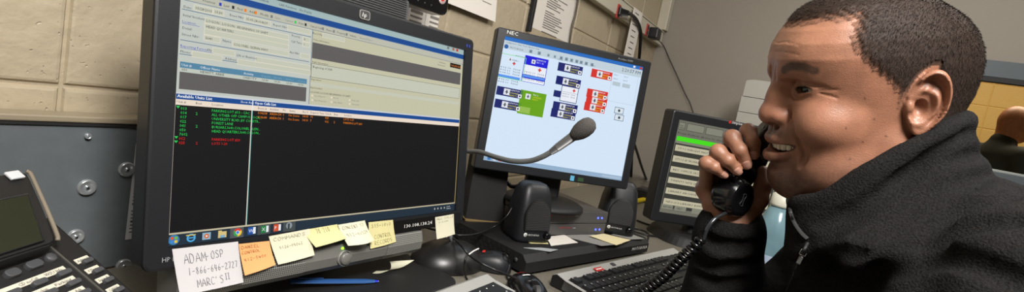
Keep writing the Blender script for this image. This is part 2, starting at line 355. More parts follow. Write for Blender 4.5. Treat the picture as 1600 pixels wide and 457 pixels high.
# ================================================================== SCREENS
class S:
    dz = .007
    #                                         # a monitor plane: uv measured in metres from the screen centre
    def __init__(s, pos, yaw, tilt):
        y, t = R_(yaw), R_(tilt); s.p = Vector(pos); s.x = Vector((math.cos(y), math.sin(y), 0)); s.n = Vector((math.sin(y), -math.cos(y), 0))
        s.y = Vector((0, 0, 1))*math.cos(t)-s.n*math.sin(t); s.n = s.x.cross(s.y); s.R = Matrix((s.x, s.y, s.n)).transposed()
        s.T = Matrix.Translation(s.p) @ s.R.to_4x4()
    def uv(s, px, py, w=0):
        P = Vector(on(px, py, s.n, s.n.dot(s.p)+w))-s.p; return P.dot(s.x), P.dot(s.y)
    def P(s, u, v, w=0):
        if w > .003: w -= s.dz
        return s.p+s.x*u+s.y*v+s.n*w
    def rect(s, b, u0, v0, u1, v1, m, w=.0004): b.quad(s.P(u0, v0, w), s.P(u1, v0, w), s.P(u1, v1, w), s.P(u0, v1, w), m)
    def box(s, b, u0, v0, u1, v1, w0, w1, m, bev=0): b.box(s.P((u0+u1)/2, (v0+v1)/2, (w0+w1)/2), (u1-u0, v1-v0, w1-w0), m, bev, s.R)
    def text(s, b, t, u, v, h, m, w=None, z=.0008, shear=0, wk=1.0): b.text(t, s.P(u, v, z), s.x, s.y, h, m, w, shear, wk)
    def frame(s, b, U, Vt, Vb, u, v, r, z0, z1, m, zi=None, bev=.004):     # bezel ring with rounded outer corners
        out = rrect(2*U, Vt+Vb, r, 5, 0, (Vt-Vb)/2); inn = [(u, v), (-u, v), (-u, -v), (u, -v)]
        bm = bmesh.new(); n = len(out); k = 6
        def ring(pts, z): return [bm.verts.new((a, c, z)) for a, c in pts]
        sh = lambda d: rrect(2*(U-d), Vt+Vb-2*d, max(r-d, .001), 5, 0, (Vt-Vb)/2)
        z1 -= s.dz; rings = [ring(out, z0), ring(out, z1-bev), ring(sh(bev*.3), z1-bev*.3), ring(sh(bev), z1)]
        for A, C in zip(rings, rings[1:]):
            for i in range(n): bm.faces.new((A[i], A[(i+1) % n], C[(i+1) % n], C[i]))
        O = rings[-1]; I = ring(inn, z1); I2 = ring(inn, 0.0)
        for q in range(4):
            seg = O[q*k:(q+1)*k]; nxt = O[((q+1)*k) % n]
            for i in range(k-1): bm.faces.new((seg[i], seg[i+1], I[q]))
            bm.faces.new((seg[-1], nxt, I[(q+1) % 4], I[q]))
        for q in range(4): bm.faces.new((I[q], I[(q+1) % 4], I2[(q+1) % 4], I2[q]))
        bm.faces.new(rings[0][::-1])
        bmesh.ops.recalc_face_normals(bm, faces=bm.faces); b.bm(bm, m, s.T)
# ------------------------------------------------------------------ big monitor
hp = S((.589, .6247, 1.0578), -4.83, 9.0)
root = thing('wide_monitor', 'large black widescreen monitor showing a black list, sticky notes along its lower edge', 'monitor', (.62, .64, DZ))
b = B(); hp.frame(b, .2875, .189, .1905, .2612, .1632, .012, -.028, .012, M_blk); b.obj('bezel', root)
b = B(); hp.box(b, -.24, -.16, .24, .155, -.062, -.026, M_blk2, .012); b.obj('rear_shell', root)
b = B(); hp.box(b, -.06, -.19, .06, .02, -.095, -.06, M_blk2, .006)
b.prism(rrect(.11, .05, .02), 0, .19, M_blk2, Matrix.Translation(hp.P(0, 0, -.085)-Vector((0, 0, hp.P(0, 0, -.085).z-DZ-.012)))); b.obj('stand_neck', root)
b = B(); T = Matrix.Translation(Vector((.625, .625, DZ))) @ Matrix.Rotation(R_(-6), 4, 'Z')
b.prism(rrect(.37, .24, .045, 8), 0.0005, .012, M_blk2, T, .004)
b.prism(rrect(.376, .246, .048, 8), .0003, .005, M_silver, T, .001); b.obj('stand_base', root)
SC = B(); f = hp
BG = lcd(196, 202, 194, .95); BGY = lcd(214, 208, 180, .80); DK = lcd(24, 23, 24, .4); BLU = lcd(14, 72, 145, .95); GRY = lcd(108, 104, 104, .75); HD = lcd(92, 146, 178, .8)
FLD = lcd(200, 202, 184, .95); TXT = lcd(45, 50, 58, .5); LNK = lcd(50, 60, 190, .8); WTX = lcd(235, 240, 245, .95); CRM = lcd(238, 222, 205, .95)
GRN = lcd(40, 215, 90, .9); REDT = lcd(225, 35, 30, .95); ORG = lcd(235, 130, 30, .95); FAINT = lcd(140, 146, 142, .7); LNE = lcd(90, 120, 150, .8)
U0, U1 = -.2606, .2606; VT = .1630
SC.quad(f.P(-.2612, -.1632), f.P(.2612, -.1632), f.P(.2612, .1632), f.P(-.2612, .1632), DK)
def vy(px, py): return f.uv(px, py)[1]
def ux_(px, py): return f.uv(px, py)[0]
vb_split = vy(273, 145); vb2 = vy(272.5, 154.4); vh2 = vy(272, 163.5)
f.rect(SC, U0, vb_split, U1, VT, BG, .0003)
ub = ux_(484, 120)
vB0, vB1 = vy(560, 44), vy(560, 52.5)
f.rect(SC, U0, vB0, U1, VT, lcd(168, 190, 190, .9), .0004); f.rect(SC, U0, vB1, U1, vB0, BLU, .0005); f.rect(SC, U0, vB1-.0012, U1, vB1, lcd(150, 170, 190, .8), .0005)
vT1 = vB1-.0105; f.rect(SC, U0, vT1, U1, vB1-.001, lcd(200, 200, 184, .85), .0006); f.rect(SC, U0, vT1-.0006, U1, vT1, LNE, .0007)
def row(items, v, h, m, wk=1.0, z=.0009):
    for t, px, py in items: f.text(SC, t, ux_(px, py), v, h, m, z=z, wk=wk)
TH = .0030
row([('CAD Commands', 385, -2), ('CAD Functions', 435, 8), ('Site Display', 467, 15)], vB0+.003, TH, TXT)
tb = vT1+.003
row([('Previous', 316, 3), ('Last', 349, 9), ('Find', 370, 14), ('Add', 389, 18), ('Modify', 406, 22), ('Print', 466, 36), ('Cancel Call', 484, 40), ('Memo', 509, 46), ('Property', 526, 49), ('Vehicle', 546, 54)], tb, TH, TXT)
row([('Save', 429, 27), ('Cancel', 445, 31), ('Record Person', 562, 57)], tb, TH, FAINT)
for px, py, m in ((345, 9, LNK), (365, 13, TXT), (384, 17, ORG), (400, 21, ORG), (425, 26, FAINT), (462, 35, GRN), (478, 39, TXT), (505, 45, FAINT), (522, 48, FAINT), (542, 53, FAINT)):
    u = ux_(px, py); f.rect(SC, u-.0025, tb-.0005, u+.0005, tb+.0035, m, .0009)
for px, py, m in ((700, 72, FAINT), (708, 74, lcd(190, 110, 90, .8)), (714, 76, lcd(210, 50, 40, .9))):
    u, v = f.uv(px, py); f.rect(SC, u-.003, VT-.006, u+.003, VT-.001, m, .0009)
def fld(px0, py, px1, t=None, h=.0062):
    u0, v = f.uv(px0, py); u1 = ux_(px1, py+(px1-px0)*.22); f.rect(SC, u0-.0006, v-.0026, u1+.0006, v+h-.0014, lcd(226, 219, 198, .98), .0007); f.rect(SC, u0, v-.002, u1, v+h-.002, FLD, .0008)
    if t: f.text(SC, t, u0+.0012, v-.0006, TH, TXT, z=.0010)
def lb(t, px, py, m=TXT, h=TH, ul=False, wk=1.0, w=None):
    u, v = f.uv(px, py); f.text(SC, t, u, v, h, m, z=.0010, wk=wk, w=w)
    if ul: f.rect(SC, u, v-.0012, u+len(t)*h*.72, v-.0008, m, .0010)
lb('Date:', 286, 12); fld(303, 13, 331, '05/28/2015'); fld(333, 19, 349, '13:30'); lb('Event Nbr:', 358, 25); fld(382, 30, 422, '15-05-28-014637'); lb('Report Nbr:', 426, 40); fld(449, 44, 484); lb("Rec'd Via", 488, 53); fld(504, 56, 538)
def hline(px0, py0, px1, py1, m=LNE):
    u0, v = f.uv(px0, py0); u1 = ux_(px1, py1); f.rect(SC, u0, v-.0004, u1, v+.0004, m, .0007)
hline(284, 14, 486, 60); hline(281, 62, 482, 100); hline(280, 84, 480, 120)
lb('Initial Incident:', 285, 25); fld(320, 33, 450, 'LOGON : LOGON : BEGINNING OF SHIFT')
lb('Location:', 284, 35, LNK, ul=True); fld(319.5, 42, 450, 'HEAD QUARTERS'); lb('Detail:', 284, 45); fld(319, 50.5, 450); lb('Street Nbr:', 283, 55); fld(318.5, 60, 343, '3640'); lb('Name:', 347, 65); fld(363, 70, 450, 'COLONEL GLENN HWY')
lb('Priority:', 455, 57); fld(473, 62, 483, '4'); lb('Call Time:', 454, 66); fld(472.5, 70, 483, '1'); lb('Apt Nbr:', 452, 83); fld(469, 88, 483)
lb('Reporting Person:', 281, 73, LNK, ul=True); lb('FN', 323, 80); fld(332, 80, 366); lb('LN or Business:', 369, 88); fld(399, 94, 484); lb('Phone:', 281, 82); fld(300, 86, 346); lb('Address:', 351, 93); fld(371, 98, 484)
# unit table
u0, v0 = f.uv(281, 96); v1 = vy(281, 105.5); v2 = vy(280.5, 112); v3 = vy(279, 139); u1 = ux_(478, 145)
f.rect(SC, u0, v1, u1, v0, HD, .0008); f.rect(SC, u0, v2, u1, v1, lcd(205, 212, 200, .85), .0008); f.rect(SC, u0, v3, u1, v2, GRY, .0008)
for t, px in (('Unit #', 283), ('Officer Name', 312), ('Activity', 380)): f.text(SC, t, ux_(px, 100+(px-283)*.17), v1+.002, TH, WTX, z=.001)
for t, px in (('Dispatch', 408), ('Enroute', 427), ('Arrived', 446), ('Cleared', 464)): f.text(SC, t, ux_(px, 100+(px-283)*.17), v1+.002, .0026, lcd(130, 180, 205, .85), z=.001)
for t, px in (('050', 283), ('HEWITT, ABBIE', 312), ('ONDUTY', 379), ('13:30', 408), ('13:30', 427), ('13:30', 446), ('13:30', 464)): f.text(SC, t, ux_(px, 107+(px-283)*.17), v2+.0014, TH, TXT, z=.001)
# right-hand panel
f.rect(SC, ub, vb_split, ub+.0008, vT1, LNE, .0007); f.rect(SC, ub+.0008, vb_split, U1, vT1, lcd(200, 198, 170, .93), .00045)
lb('Police Information', 489, 63, h=.0026); lb('Public Information', 487, 98, h=.0026)
uu0, vv0 = f.uv(488, 66); vv1 = vy(487, 91); uu1 = ux_(719, 120); f.rect(SC, uu0, vv1, uu1, vv0, GRY, .0008)
f.rect(SC, uu0, vy(486, 121), uu1, vy(487, 99)+.0002, lcd(120, 120, 105, .7), .0007); f.rect(SC, uu0+.0006, vy(486, 121)+.0006, uu1-.0006, vy(487, 99)-.0004, FLD, .0008)
lb('Beginning of Shift', 488, 106, h=.0034); lb('Disposition:', 485, 125, h=.0026)
f.rect(SC, uu0, vy(484, 134), uu1, vy(484, 128), FLD, .0008); lb('Final Incident:', 484, 138, h=.0026); lb('LOGON: LOGON: BEGINNING OF SHIFT', 484, 145, h=.0028)
for t, px, py in (('Good Report', 490, 151), ('Arrest', 520, 154), ('Media Call', 548, 158), ('False Response', 490, 158), ('False Alarm', 520, 161), ('Unfounded', 548, 164)):
    lb(t, px, py, h=.0024, m=FAINT); u, v = f.uv(px, py); f.rect(SC, u-.0042, v-.0003, u-.0014, v+.0024, lcd(240, 225, 205, .9), .0009)
lb('Unit Number:', 685, 98, h=.0024); lb('Time Received:', 683, 102, h=.0024)
u0, v0 = f.uv(703, 98); u1, v1 = f.uv(719, 108.5); f.rect(SC, u0, v1, u1, v0, DK, .0009); f.text(SC, '14:20:56', u0+.001, v1+.0022, .0038, ORG, w=(u1-u0)-.002, z=.0012)
lb('Responding', 700, 90, h=.0022, m=FAINT)
# blue bar, header strip and two lists
f.rect(SC, U0, vb_split-.0010, U1, vb_split+.0016, lcd(210, 215, 220, .9), .0008); f.rect(SC, U0, vb2, U1, vb_split-.0008, BLU, .0009); f.rect(SC, U0, vh2, U1, vb2, CRM, .0009)
ud = ux_(393.5, 175); f.rect(SC, ud-.0006, vh2, ud+.0006, vb_split, WTX, .0011)
f.text(SC, 'Available Units List', ux_(276, 152), vb2+.0020, .0036, WTX, z=.0012); f.text(SC, 'Available Units List', ux_(276, 152)+.0003, vb2+.0020, .0036, WTX, z=.0013)
f.text(SC, 'Show Aux', ux_(375, 160), vb2+.0020, .0030, WTX, z=.0012)
f.text(SC, 'Open Calls List', ux_(397, 163), vb2+.0020, .0034, WTX, z=.0012); f.text(SC, 'Open Calls List', ux_(397, 163)+.0003, vb2+.0020, .0034, WTX, z=.0013)
hx = lambda px: ux_(px, 161+(px-275)*.085)
for t, px in (('Unit #', 275), ('Beat', 305), ('Location', 330), ('Event #', 402), ('Incident', 421), ('Pri', 441), ('Status', 451), ("Rec'd", 472), ('Dispatch Time', 484), ('Unit #', 507), ('Beat', 521), ('Location', 537)): f.text(SC, t, hx(px), vh2+.0024, .0028, TXT, z=.0012)
vr = [vy(282, 171+6.75*k)-.0004 for k in range(9)]
for k, (a, bt, loc) in enumerate((('013', '', 'PARKING LOT #13 - CAC'), ('014', '2', 'ALL OTHER OFF CAMPUS LOCA...'), ('017', '', 'UNIVERSITY BLVD.,BY CONSTR...'), ('022', '', 'FOREST LANE'), ('041', '2', 'BURSARS,3640,COLONEL GLEN...'), ('050', '', 'HEAD QUARTERS,3640,COLON...'), ('7602', '', ''), ('012', '', 'PARKING LOT #20'), ('025', '2', 'LOTS 1-20'))):
    m = GRN if k < 7 else REDT; v = vr[k]
    f.text(SC, a, ux_(281.5-k*.4, 171+6.75*k), v, .0033, m, z=.001)
    if bt: f.text(SC, bt, ux_(305, 173+6.75*k), v, .0033, m, z=.001)
    if loc: f.text(SC, loc, ux_(330, 174+6.6*k), v, .0033, m, z=.001, wk=.92)
for k in (0, 7, 8):
    u = ux_(274.5-k*.4, 170+6.7*k); v = vr[k]; SC.add([f.P(u, v+.0042, .001), f.P(u+.0042, v+.0042, .001), f.P(u+.0021, v+.0012, .001)], [(2, 1, 0)], GRN)
for k in range(2):
    v = vy(402, 178+6.5*k)-.0004
    for t, px in zip((('014638', 'AREACH', '1', 'On Scene', '14:03', '10', '025', '', 'LOTS 1-20'), ('014640', 'AREACH', '1', 'On Scene', '14:10', '7', '012', '2', 'PARKING LOT #20'))[k], (402, 420.5, 441, 449.5, 471.5, 484, 507, 521, 536)):
        if t: f.text(SC, t, ux_(px, 178+(px-402)*.085), v, .0033, ORG, z=.001, wk=.95)
vw = vy(262, 366.5); ul = ux_(274, 158)-.0008
f.rect(SC, U0, vw, U0+.0012, vb_split, CRM, .0011); f.rect(SC, U1-.0014, vw, U1, vb_split, lcd(200, 180, 120, .8), .0011); f.rect(SC, U0, vw-.0012, U1, vw+.0010, lcd(205, 195, 165, .85), .0012)
ud2 = ux_(389, 260); f.rect(SC, ud2-.0010, vw, ud2, vh2, CRM, .0011); f.rect(SC, ud2, vw, ud2+.0007, vh2, lcd(90, 200, 200, .8), .0011)
f.rect(SC, U0, -.1626, U1, vw-.0012, lcd(34, 52, 66, .8), .0006)
ty = (vw-.1626)/2
def disc(u, v, r, m, z, n=20): SC.add([f.P(u+r*math.cos(2*math.pi*i/n), v+r*math.sin(2*math.pi*i/n), z) for i in range(n)], [tuple(range(n))], m)
u = ux_(271, 375); disc(u, ty, .0062, lcd(60, 130, 180, .9), .0012)
for du, dv, c in ((-.0022, .0022, (230, 90, 40)), (.0022, .0022, (120, 190, 60)), (-.0022, -.0022, (70, 140, 220)), (.0022, -.0022, (245, 200, 60))): f.rect(SC, u+du-.0016, ty+dv-.0016, u+du+.0016, ty+dv+.0016, lcd(*c, .95), .0014)
u = ux_(298, 372); disc(u, ty, .0052, lcd(80, 170, 225, .95), .0012); disc(u, ty, .0032, lcd(34, 52, 66, .8), .0013); f.rect(SC, u-.003, ty-.0006, u+.0048, ty+.0008, lcd(80, 170, 225, .95), .0014); f.rect(SC, u-.006, ty+.003, u+.005, ty+.0042, lcd(235, 200, 70, .9), .0015)
u = ux_(322, 369.5); f.rect(SC, u-.005, ty-.0045, u+.005, ty+.0045, lcd(150, 185, 205, .9), .0012); disc(u, ty, .003, lcd(225, 110, 50, .9), .0013); SC.add([f.P(u-.001, ty-.0016, .0014), f.P(u+.0018, ty, .0014), f.P(u-.001, ty+.0016, .0014)], [(0, 1, 2)], WTX)
u = ux_(347, 366.5); f.rect(SC, u-.0055, ty-.0045, u+.005, ty+.0035, lcd(225, 200, 130, .9), .0012); f.rect(SC, u-.0055, ty+.0035, u-.001, ty+.005, lcd(225, 200, 130, .9), .0012); f.rect(SC, u-.003, ty-.0045, u+.003, ty-.001, lcd(130, 180, 210, .9), .0013)
f.rect(SC, ux_(359, 365), -.1622, ux_(380, 362), vw-.0014, lcd(92, 96, 98, .8), .0009)
u = ux_(370.5, 363.5); disc(u, ty, .0055, lcd(225, 60, 45, .95), .0012); SC.add([f.P(u, ty, .0013)]+[f.P(u+.0055*math.cos(R_(a)), ty+.0055*math.sin(R_(a)), .0013) for a in range(150, 271, 20)], [tuple(range(8))], lcd(50, 165, 80, .95)); SC.add([f.P(u, ty, .0013)]+[f.P(u+.0055*math.cos(R_(a)), ty+.0055*math.sin(R_(a)), .0013) for a in range(270, 391, 20)], [tuple(range(8))], lcd(245, 205, 50, .95)); disc(u, ty, .0026, WTX, .0014); disc(u, ty, .002, lcd(60, 125, 225, .95), .0015)
for px, c, t in ((392, (40, 85, 165), 'W'), (412.5, (35, 125, 65), 'X'), (432, (215, 85, 45), 'P')):
    u = ux_(px, 360-(px-392)*.12); f.rect(SC, u-.001, ty-.0045, u+.006, ty+.0045, WTX, .0012); f.rect(SC, u-.005, ty-.005, u+.0025, ty+.005, lcd(*c, .95), .0013); f.text(SC, t, u-.0038, ty-.0022, .0046, WTX, z=.0014)
u = ux_(451, 353); disc(u, ty+.001, .0048, lcd(150, 160, 170, .85), .0012); f.rect(SC, u-.002, ty-.004, u+.001, ty+.004, lcd(60, 66, 72, .8), .0013)
for a, c in ((402, 422), (442, 461)): f.rect(SC, ux_(a, 360-(a-392)*.12), -.1622, ux_(c, 360-(c-392)*.12), vw-.0014, lcd(78, 84, 84, .8), .0009)
for px in (678, 683, 688, 693): u = ux_(px, 322); f.rect(SC, u, ty-.0016, u+.003, ty+.0016, lcd(190, 190, 180, .9), .0012)
f.text(SC, '2:20 PM', ux_(697, 321), ty+.0006, .0022, WTX, z=.0012); f.text(SC, '5/28/2015', ux_(697, 321), ty-.0034, .0022, WTX, z=.0012)
lbl(SC.obj('screen', root), 'lit screen with a pale form above a black list')
b = B(); hp.text(b, 'HP LA2405wg', -.268, -.1795, .0058, mat('grey_print', (150, 152, 155), .5), z=.0127, wk=.9); b.obj('model_print', root)
b = B(); T = hp.T @ Matrix.Translation((.006, .1755, .0052)); b.prism(rrect(.021, .015, .004), 0, .0012, M_silver, T); b.prism(rrect(.018, .0125, .003), .0012, .0014, M_dkgrey, T)
hp.text(b, 'hp', .006-.0068, .1755-.0034, .0072, M_wht, z=.0142, shear=.25, wk=.95); lbl(b.obj('maker_logo', root), 'small silver logo badge')
b = B()
for k in range(2): hp.rect(b, .262+k*.008, .170, .266+k*.008, .176, mat('blue_sticker', (40, 60, 150), .5), .0125)
b.obj('bezel_marks', root)
# address label on lower bezel
b = B(); ua, va = hp.uv(624, 350); ub_, vb_ = hp.uv(716, 337)
hp.box(b, ua-.03, -.1895, .276, -.168, .012, .0126, M_gloss); tx = hp.uv(627, 351)[0]
hp.text(b, '130.108.138.24', tx, -.1825, .0062, M_wht, w=hp.uv(672, 341)[0]-tx, z=.0129)
lbl(b.obj('address_label', root), 'black label tape with white digits')
# clip-on speaker bar under the bezel
M_bar = mat('speaker_bar_grey', (122, 121, 116), .35, metal=.2)
M_perf = mat('perforated_grille', (150, 150, 144), .45, metal=.3)
nt = M_perf.node_tree; N = nt.nodes; tc = N.new('ShaderNodeTexCoord'); vm = N.new('ShaderNodeVectorMath'); vm.operation = 'SCALE'; vm.inputs['Scale'].default_value = 330
fr = N.new('ShaderNodeVectorMath'); fr.operation = 'FRACTION'; sb = N.new('ShaderNodeVectorMath'); sb.operation = 'SUBTRACT'; sb.inputs[1].default_value = (.5, .5, .5)
sx = N.new('ShaderNodeSeparateXYZ'); cx = N.new('ShaderNodeCombineXYZ'); ln = N.new('ShaderNodeVectorMath'); ln.operation = 'LENGTH'; cmp = N.new('ShaderNodeMath'); cmp.operation = 'LESS_THAN'; cmp.inputs[1].default_value = .30
mx = N.new('ShaderNodeMix'); mx.data_type = 'RGBA'; mx.inputs[6].default_value = (*lin((152, 152, 146)), 1); mx.inputs[7].default_value = (.006, .006, .006, 1)
for a, c in ((tc.outputs['Object'], vm.inputs[0]), (vm.outputs[0], fr.inputs[0]), (fr.outputs[0], sb.inputs[0]), (sb.outputs[0], sx.inputs[0]), (sx.outputs[0], cx.inputs[0]), (sx.outputs[2], cx.inputs[1]), (cx.outputs[0], ln.inputs[0]), (ln.outputs['Value'], cmp.inputs[0]), (cmp.outputs[0], mx.inputs[0]), (mx.outputs[2], N['Principled BSDF'].inputs['Base Color'])): nt.links.new(a, c)
SBV0, SBV1 = -.2345, -.191
b = B()
def curvebar(u0, u1, m, w):
    pr = [(SBV1, w-.004), (SBV1-.004, w), (SBV0+.022, w+.003), (SBV0+.008, w-.001), (SBV0, w-.010), (SBV0, -.05), (SBV1, -.05)]
    T = hp.T @ Matrix(((0, 0, 1, 0), (1, 0, 0, 0), (0, 1, 0, 0), (0, 0, 0, 1))); b.prism(pr, u0, u1, m, T)
curvebar(-.250, .168, M_bar, .004); sbo = b.obj('speaker_bar', root)
for a, c, nm in ((-.242, -.078, 'l'), (.082, .163, 'r')):
    b = B(); curvebar(a, c, M_perf, .0052); o = b.obj('grille', root); MW[o.name] = MW[root.name]; o.parent = sbo; lbl(o, 'perforated grey grille')
b = B(); T = hp.T @ Matrix.Translation((-.008, -.2165, .0075)); b.lathe([(0, .006), (.0088, .006), (.0098, .0045), (.0104, -.002)], M_bar, T, 30)
b.lathe([(.0112, -.002), (.0116, .002), (.0122, .002), (.0126, -.002)], M_silver, T, 36); lbl(b.obj('volume_knob', sbo), 'round volume knob with silver ring')
b = B(); T = hp.T @ Matrix.Translation((-.0115, -.2000, .0058)); b.lathe([(0, .0012), (.0018, .0008), (.0022, -.0006)], mat('green_led', (140, 255, 30), .4, emis=2.5), T, 16); lbl(b.obj('power_light', sbo), 'green light')
# ------------------------------------------------------------------ sticky notes (bent paper grids on the bezel)
INK = M_ink
STK = {'A': [[(0, 0), (.5, 1), (1, 0)], [(.2, .4), (.8, .4)]], 'D': [[(0, 0), (0, 1), (.7, .8), (.8, .35), (.5, 0), (0, 0)]], 'M': [[(0, 0), (.1, 1), (.5, .3), (.9, 1), (1, 0)]],
 'O': [[(.5, 1), (.05, .6), (.2, .05), (.7, 0), (.95, .5), (.7, .95), (.5, 1)]], 'S': [[(.9, .9), (.4, 1), (.15, .7), (.8, .4), (.7, .05), (.05, .08)]], 'P': [[(.1, 0), (.15, 1), (.8, .9), (.8, .5), (.15, .45)]],
 'R': [[(.1, 0), (.15, 1), (.8, .85), (.7, .5), (.15, .45), (.9, 0)]], 'C': [[(.9, .85), (.4, 1), (.05, .5), (.3, .02), (.9, .15)]], 'I': [[(.3, 0), (.4, 1)], [(0, 1), (.8, 1)], [(0, 0), (.7, 0)]], "'": [[(.3, 1), (.25, .75)]],
 '1': [[(.4, 0), (.55, 1)]], '8': [[(.6, .5), (.2, .8), (.5, 1), (.8, .8), (.2, .3), (.4, 0), (.8, .2), (.5, .5)]], '6': [[(.8, 1), (.3, .6), (.15, .2), (.5, 0), (.8, .25), (.5, .5), (.2, .35)]], '4': [[(.3, 1), (.15, .45), (.9, .45)], [(.7, .9), (.6, 0)]],
 '2': [[(.1, .8), (.5, 1), (.85, .75), (.1, .05), (.95, .05)]], '7': [[(.1, .95), (.9, 1), (.4, 0)]], '-': [[(.1, .45), (.9, .5)]], '5': [[(.9, 1), (.3, 1), (.25, .6), (.75, .5), (.7, .1), (.15, .05)]], '0': [[(.5, 1), (.1, .5), (.45, 0), (.85, .5), (.5, 1)]],
 '3': [[(.15, .95), (.8, .85), (.4, .52), (.85, .25), (.15, .03)]], '9': [[(.8, .7), (.4, .5), (.2, .8), (.6, 1), (.8, .7), (.6, 0)]],
 'E': [[(.9, 1), (.1, 1), (.1, 0), (.9, 0)], [(.1, .5), (.7, .5)]], 'L': [[(.1, 1), (.1, 0), (.8, 0)]], 'N': [[(.1, 0), (.1, 1), (.9, 0), (.9, 1)]], 'T': [[(0, 1), (1, 1)], [(.5, 1), (.45, 0)]]}
def note(name, label, m, TL, TR, BR, BL, curl, lines, group=None, w0=.0135, sc=.0006, ink=None, ncol=(.18, .0)):
    # four photo points give its outline on the bezel plane, curl lifts the lower edge off it
    q = [hp.uv(*p, w=w0-.007) for p in (TL, TR, BR, BL)]; n = 8; V = []; Fc = []
    def pt(s, t, off=0):       # s across, t down
        u = (q[0][0]*(1-s)+q[1][0]*s)*(1-t)+(q[3][0]*(1-s)+q[2][0]*s)*t; v = (q[0][1]*(1-s)+q[1][1]*s)*(1-t)+(q[3][1]*(1-s)+q[2][1]*s)*t
        return hp.P(u, v, w0+curl*t*t+ncol[0]*.01*math.sin(s*3.1)*t+off)
    for j in range(n+1):
        for i in range(n+1): V.append(pt(i/n, j/n))
    m0 = len(V); V += [pt(i/n, j/n, -.0003) for j in range(n+1) for i in range(n+1)]
    for j in range(n):
        for i in range(n):
            a = j*(n+1)+i; Fc.append((a, a+n+1, a+n+2, a+1)); Fc.append((m0+a, m0+a+1, m0+a+n+2, m0+a+n+1))
    b = B(); b.add(V, Fc, m, True); ink = ink or INK
    for t, s0, t0, cw, chh in lines:
        for ch in t:
            for stroke in STK.get(ch, []):
                pts = [pt(s0+x*cw*.78, t0-y*chh+(random.random()-.5)*.008, .0006) for x, y in stroke]
                b.tube(pts, .00042*sc/.001, ink, seg=4, sub=2)
            s0 += cw
    return tag(b.obj(name), label, 'sticky note', group)
M_nw = mat('white_note', (206, 203, 205), .75); M_no = mat('orange_note', (232, 168, 108), .75); M_ny = mat('pale_yellow_note', (216, 213, 188), .75); M_nyy = mat('yellow_note', (214, 206, 150), .75)
FI = mat('faint_pencil', (172, 169, 146), .8); OI = mat('orange_note_pencil', (188, 128, 76), .8)
note('paper_note', 'large white handwritten note with a phone number at the lower left of the widescreen monitor', M_nw, (269, 390), (372, 378), (378, 441), (279, 462), .004,
     [('ADAM', .14, .34, .085, .2), ('-', .46, .34, .06, .2), ('OSP', .54, .31, .07, .17), ('1-866-646-2727', .17, .60, .056, .15), ("MARC'S", .27, .89, .07, .17), ('II', .71, .84, .045, .14)])
note('sticky_note', 'orange sticky note beside the large white note', M_no, (373, 382), (421, 377), (427, 413), (379, 430), .006, [('DANIEL', .06, .17, .10, .10), ('CONTROL', .05, .34, .085, .09), ('412-5400', .08, .58, .09, .1)], ink=OI, w0=.015)
note('sticky_note', 'pale cream sticky note with faint writing just right of the orange note', M_ny, (420, 370), (484, 358), (488, 398), (431, 413), .006, [('COMMANDS', .08, .2, .10, .12), ('4126-04062', .16, .5, .06, .1)], ink=FI, w0=.014)
note('sticky_note', 'long pale yellow sticky note folded up under its neighbour near the monitor centre', M_nyy, (474, 360), (527, 351), (534, 371), (486, 385), .012, [('70-210', .3, .35, .07, .3)], ink=FI, w0=.013)
note('sticky_note', 'white curled note with a rounded lower edge near the monitor centre', M_ny, (528, 352), (570, 345), (578, 374), (538, 383), .010, [('CONCERT 57', .1, .25, .08, .14), ('912-41524', .12, .6, .09, .15)], w0=.0155, ncol=(1.0, 0), ink=FI)
note('sticky_note', 'yellow square sticky note with writing left of the black address label', M_nyy, (576, 348), (614, 344), (617, 378), (577, 389), .003, [('555-1010', .1, .22, .1, .13), ('CONTROL', .18, .66, .1, .15), ('RECORDS', .16, .9, .1, .15)], ink=mat('grey_pencil', (158, 152, 112), .8))
note('sticky_note', 'pale sticky note hanging off the lower right corner of the widescreen monitor', M_ny, (680, 340), (709, 335), (709, 366), (681, 374), .003, [('ALL CALLS', .08, .14, .1, .08), ('4-3100', .15, .3, .09, .08)], ink=FI, w0=.0145)
# ------------------------------------------------------------------ upper monitor (only its lower right corner in frame)
up = S(tuple(Vector(aY(697, 26, .74))), -4, 4); up.p = up.p+up.x*(-.235)+up.y*.165; up.T = Matrix.Translation(up.p) @ up.R.to_4x4()
t = thing('upper_monitor', 'black monitor mounted above the widescreen one, only its lower right corner in view', 'monitor', tuple(up.P(0, -.165, -.05)))
b = B(); up.frame(b, .235, .165, .165, .205, .132, .014, -.03, .010, M_gloss); b.obj('bezel', t)
b = B(); up.rect(b, -.205, -.132, .205, .132, lcd(40, 44, 50, .6), .0002); up.rect(b, .12, -.130, .2, -.118, lcd(60, 110, 80, .8), .0005)
b.obj('screen', t)
b = B(); T = up.T @ Matrix.Translation((.213, -.131, .0032)); b.lathe([(0, .0006), (.0115, .0006), (.0117, 0)], mat('pale_round_sticker', (214, 190, 190), .5), T, 28); b.lathe([(0, .0009), (.006, .0009)], M_red, T, 20, smooth=False)
lbl(b.obj('round_sticker', t), 'round white and red sticker')
b = B()
for k in range(6): up.box(b, .08+.02*k, -.154, .083+.02*k, -.151, .010, .0108, M_dkgrey)
b.obj('control_mark', t)
b = B(); b.tube([up.P(0, .0, -.03), up.P(0, .02, -.1), up.P(0, .02, -.13)], .02, M_blk2, sub=2); b.obj('mount_arm', t)
# grey ribbed speaker bar below it
t = thing('ribbed_speaker_bar', 'grey ribbed bar above the top edge of the widescreen monitor, under the upper monitor', 'speaker bar', tuple(aY(590, 14, .72)))
P1 = Vector(aY(628, 17, .735)); gx = up.x
b = B(); rot = up.R
b.box(P1-gx*.16+up.y*-.004, (.32, .05, .045), mat('ribbed_grey', (92, 94, 97), .5), .008, rot); o = b.obj('body', t)
b = B()
for k in range(12): b.box(P1-gx*.16+up.y*(-.025+.0042*k)+up.n*.0235, (.30, .0016, .0016), M_dkgrey, 0, rot)
b.obj('ribs', t)
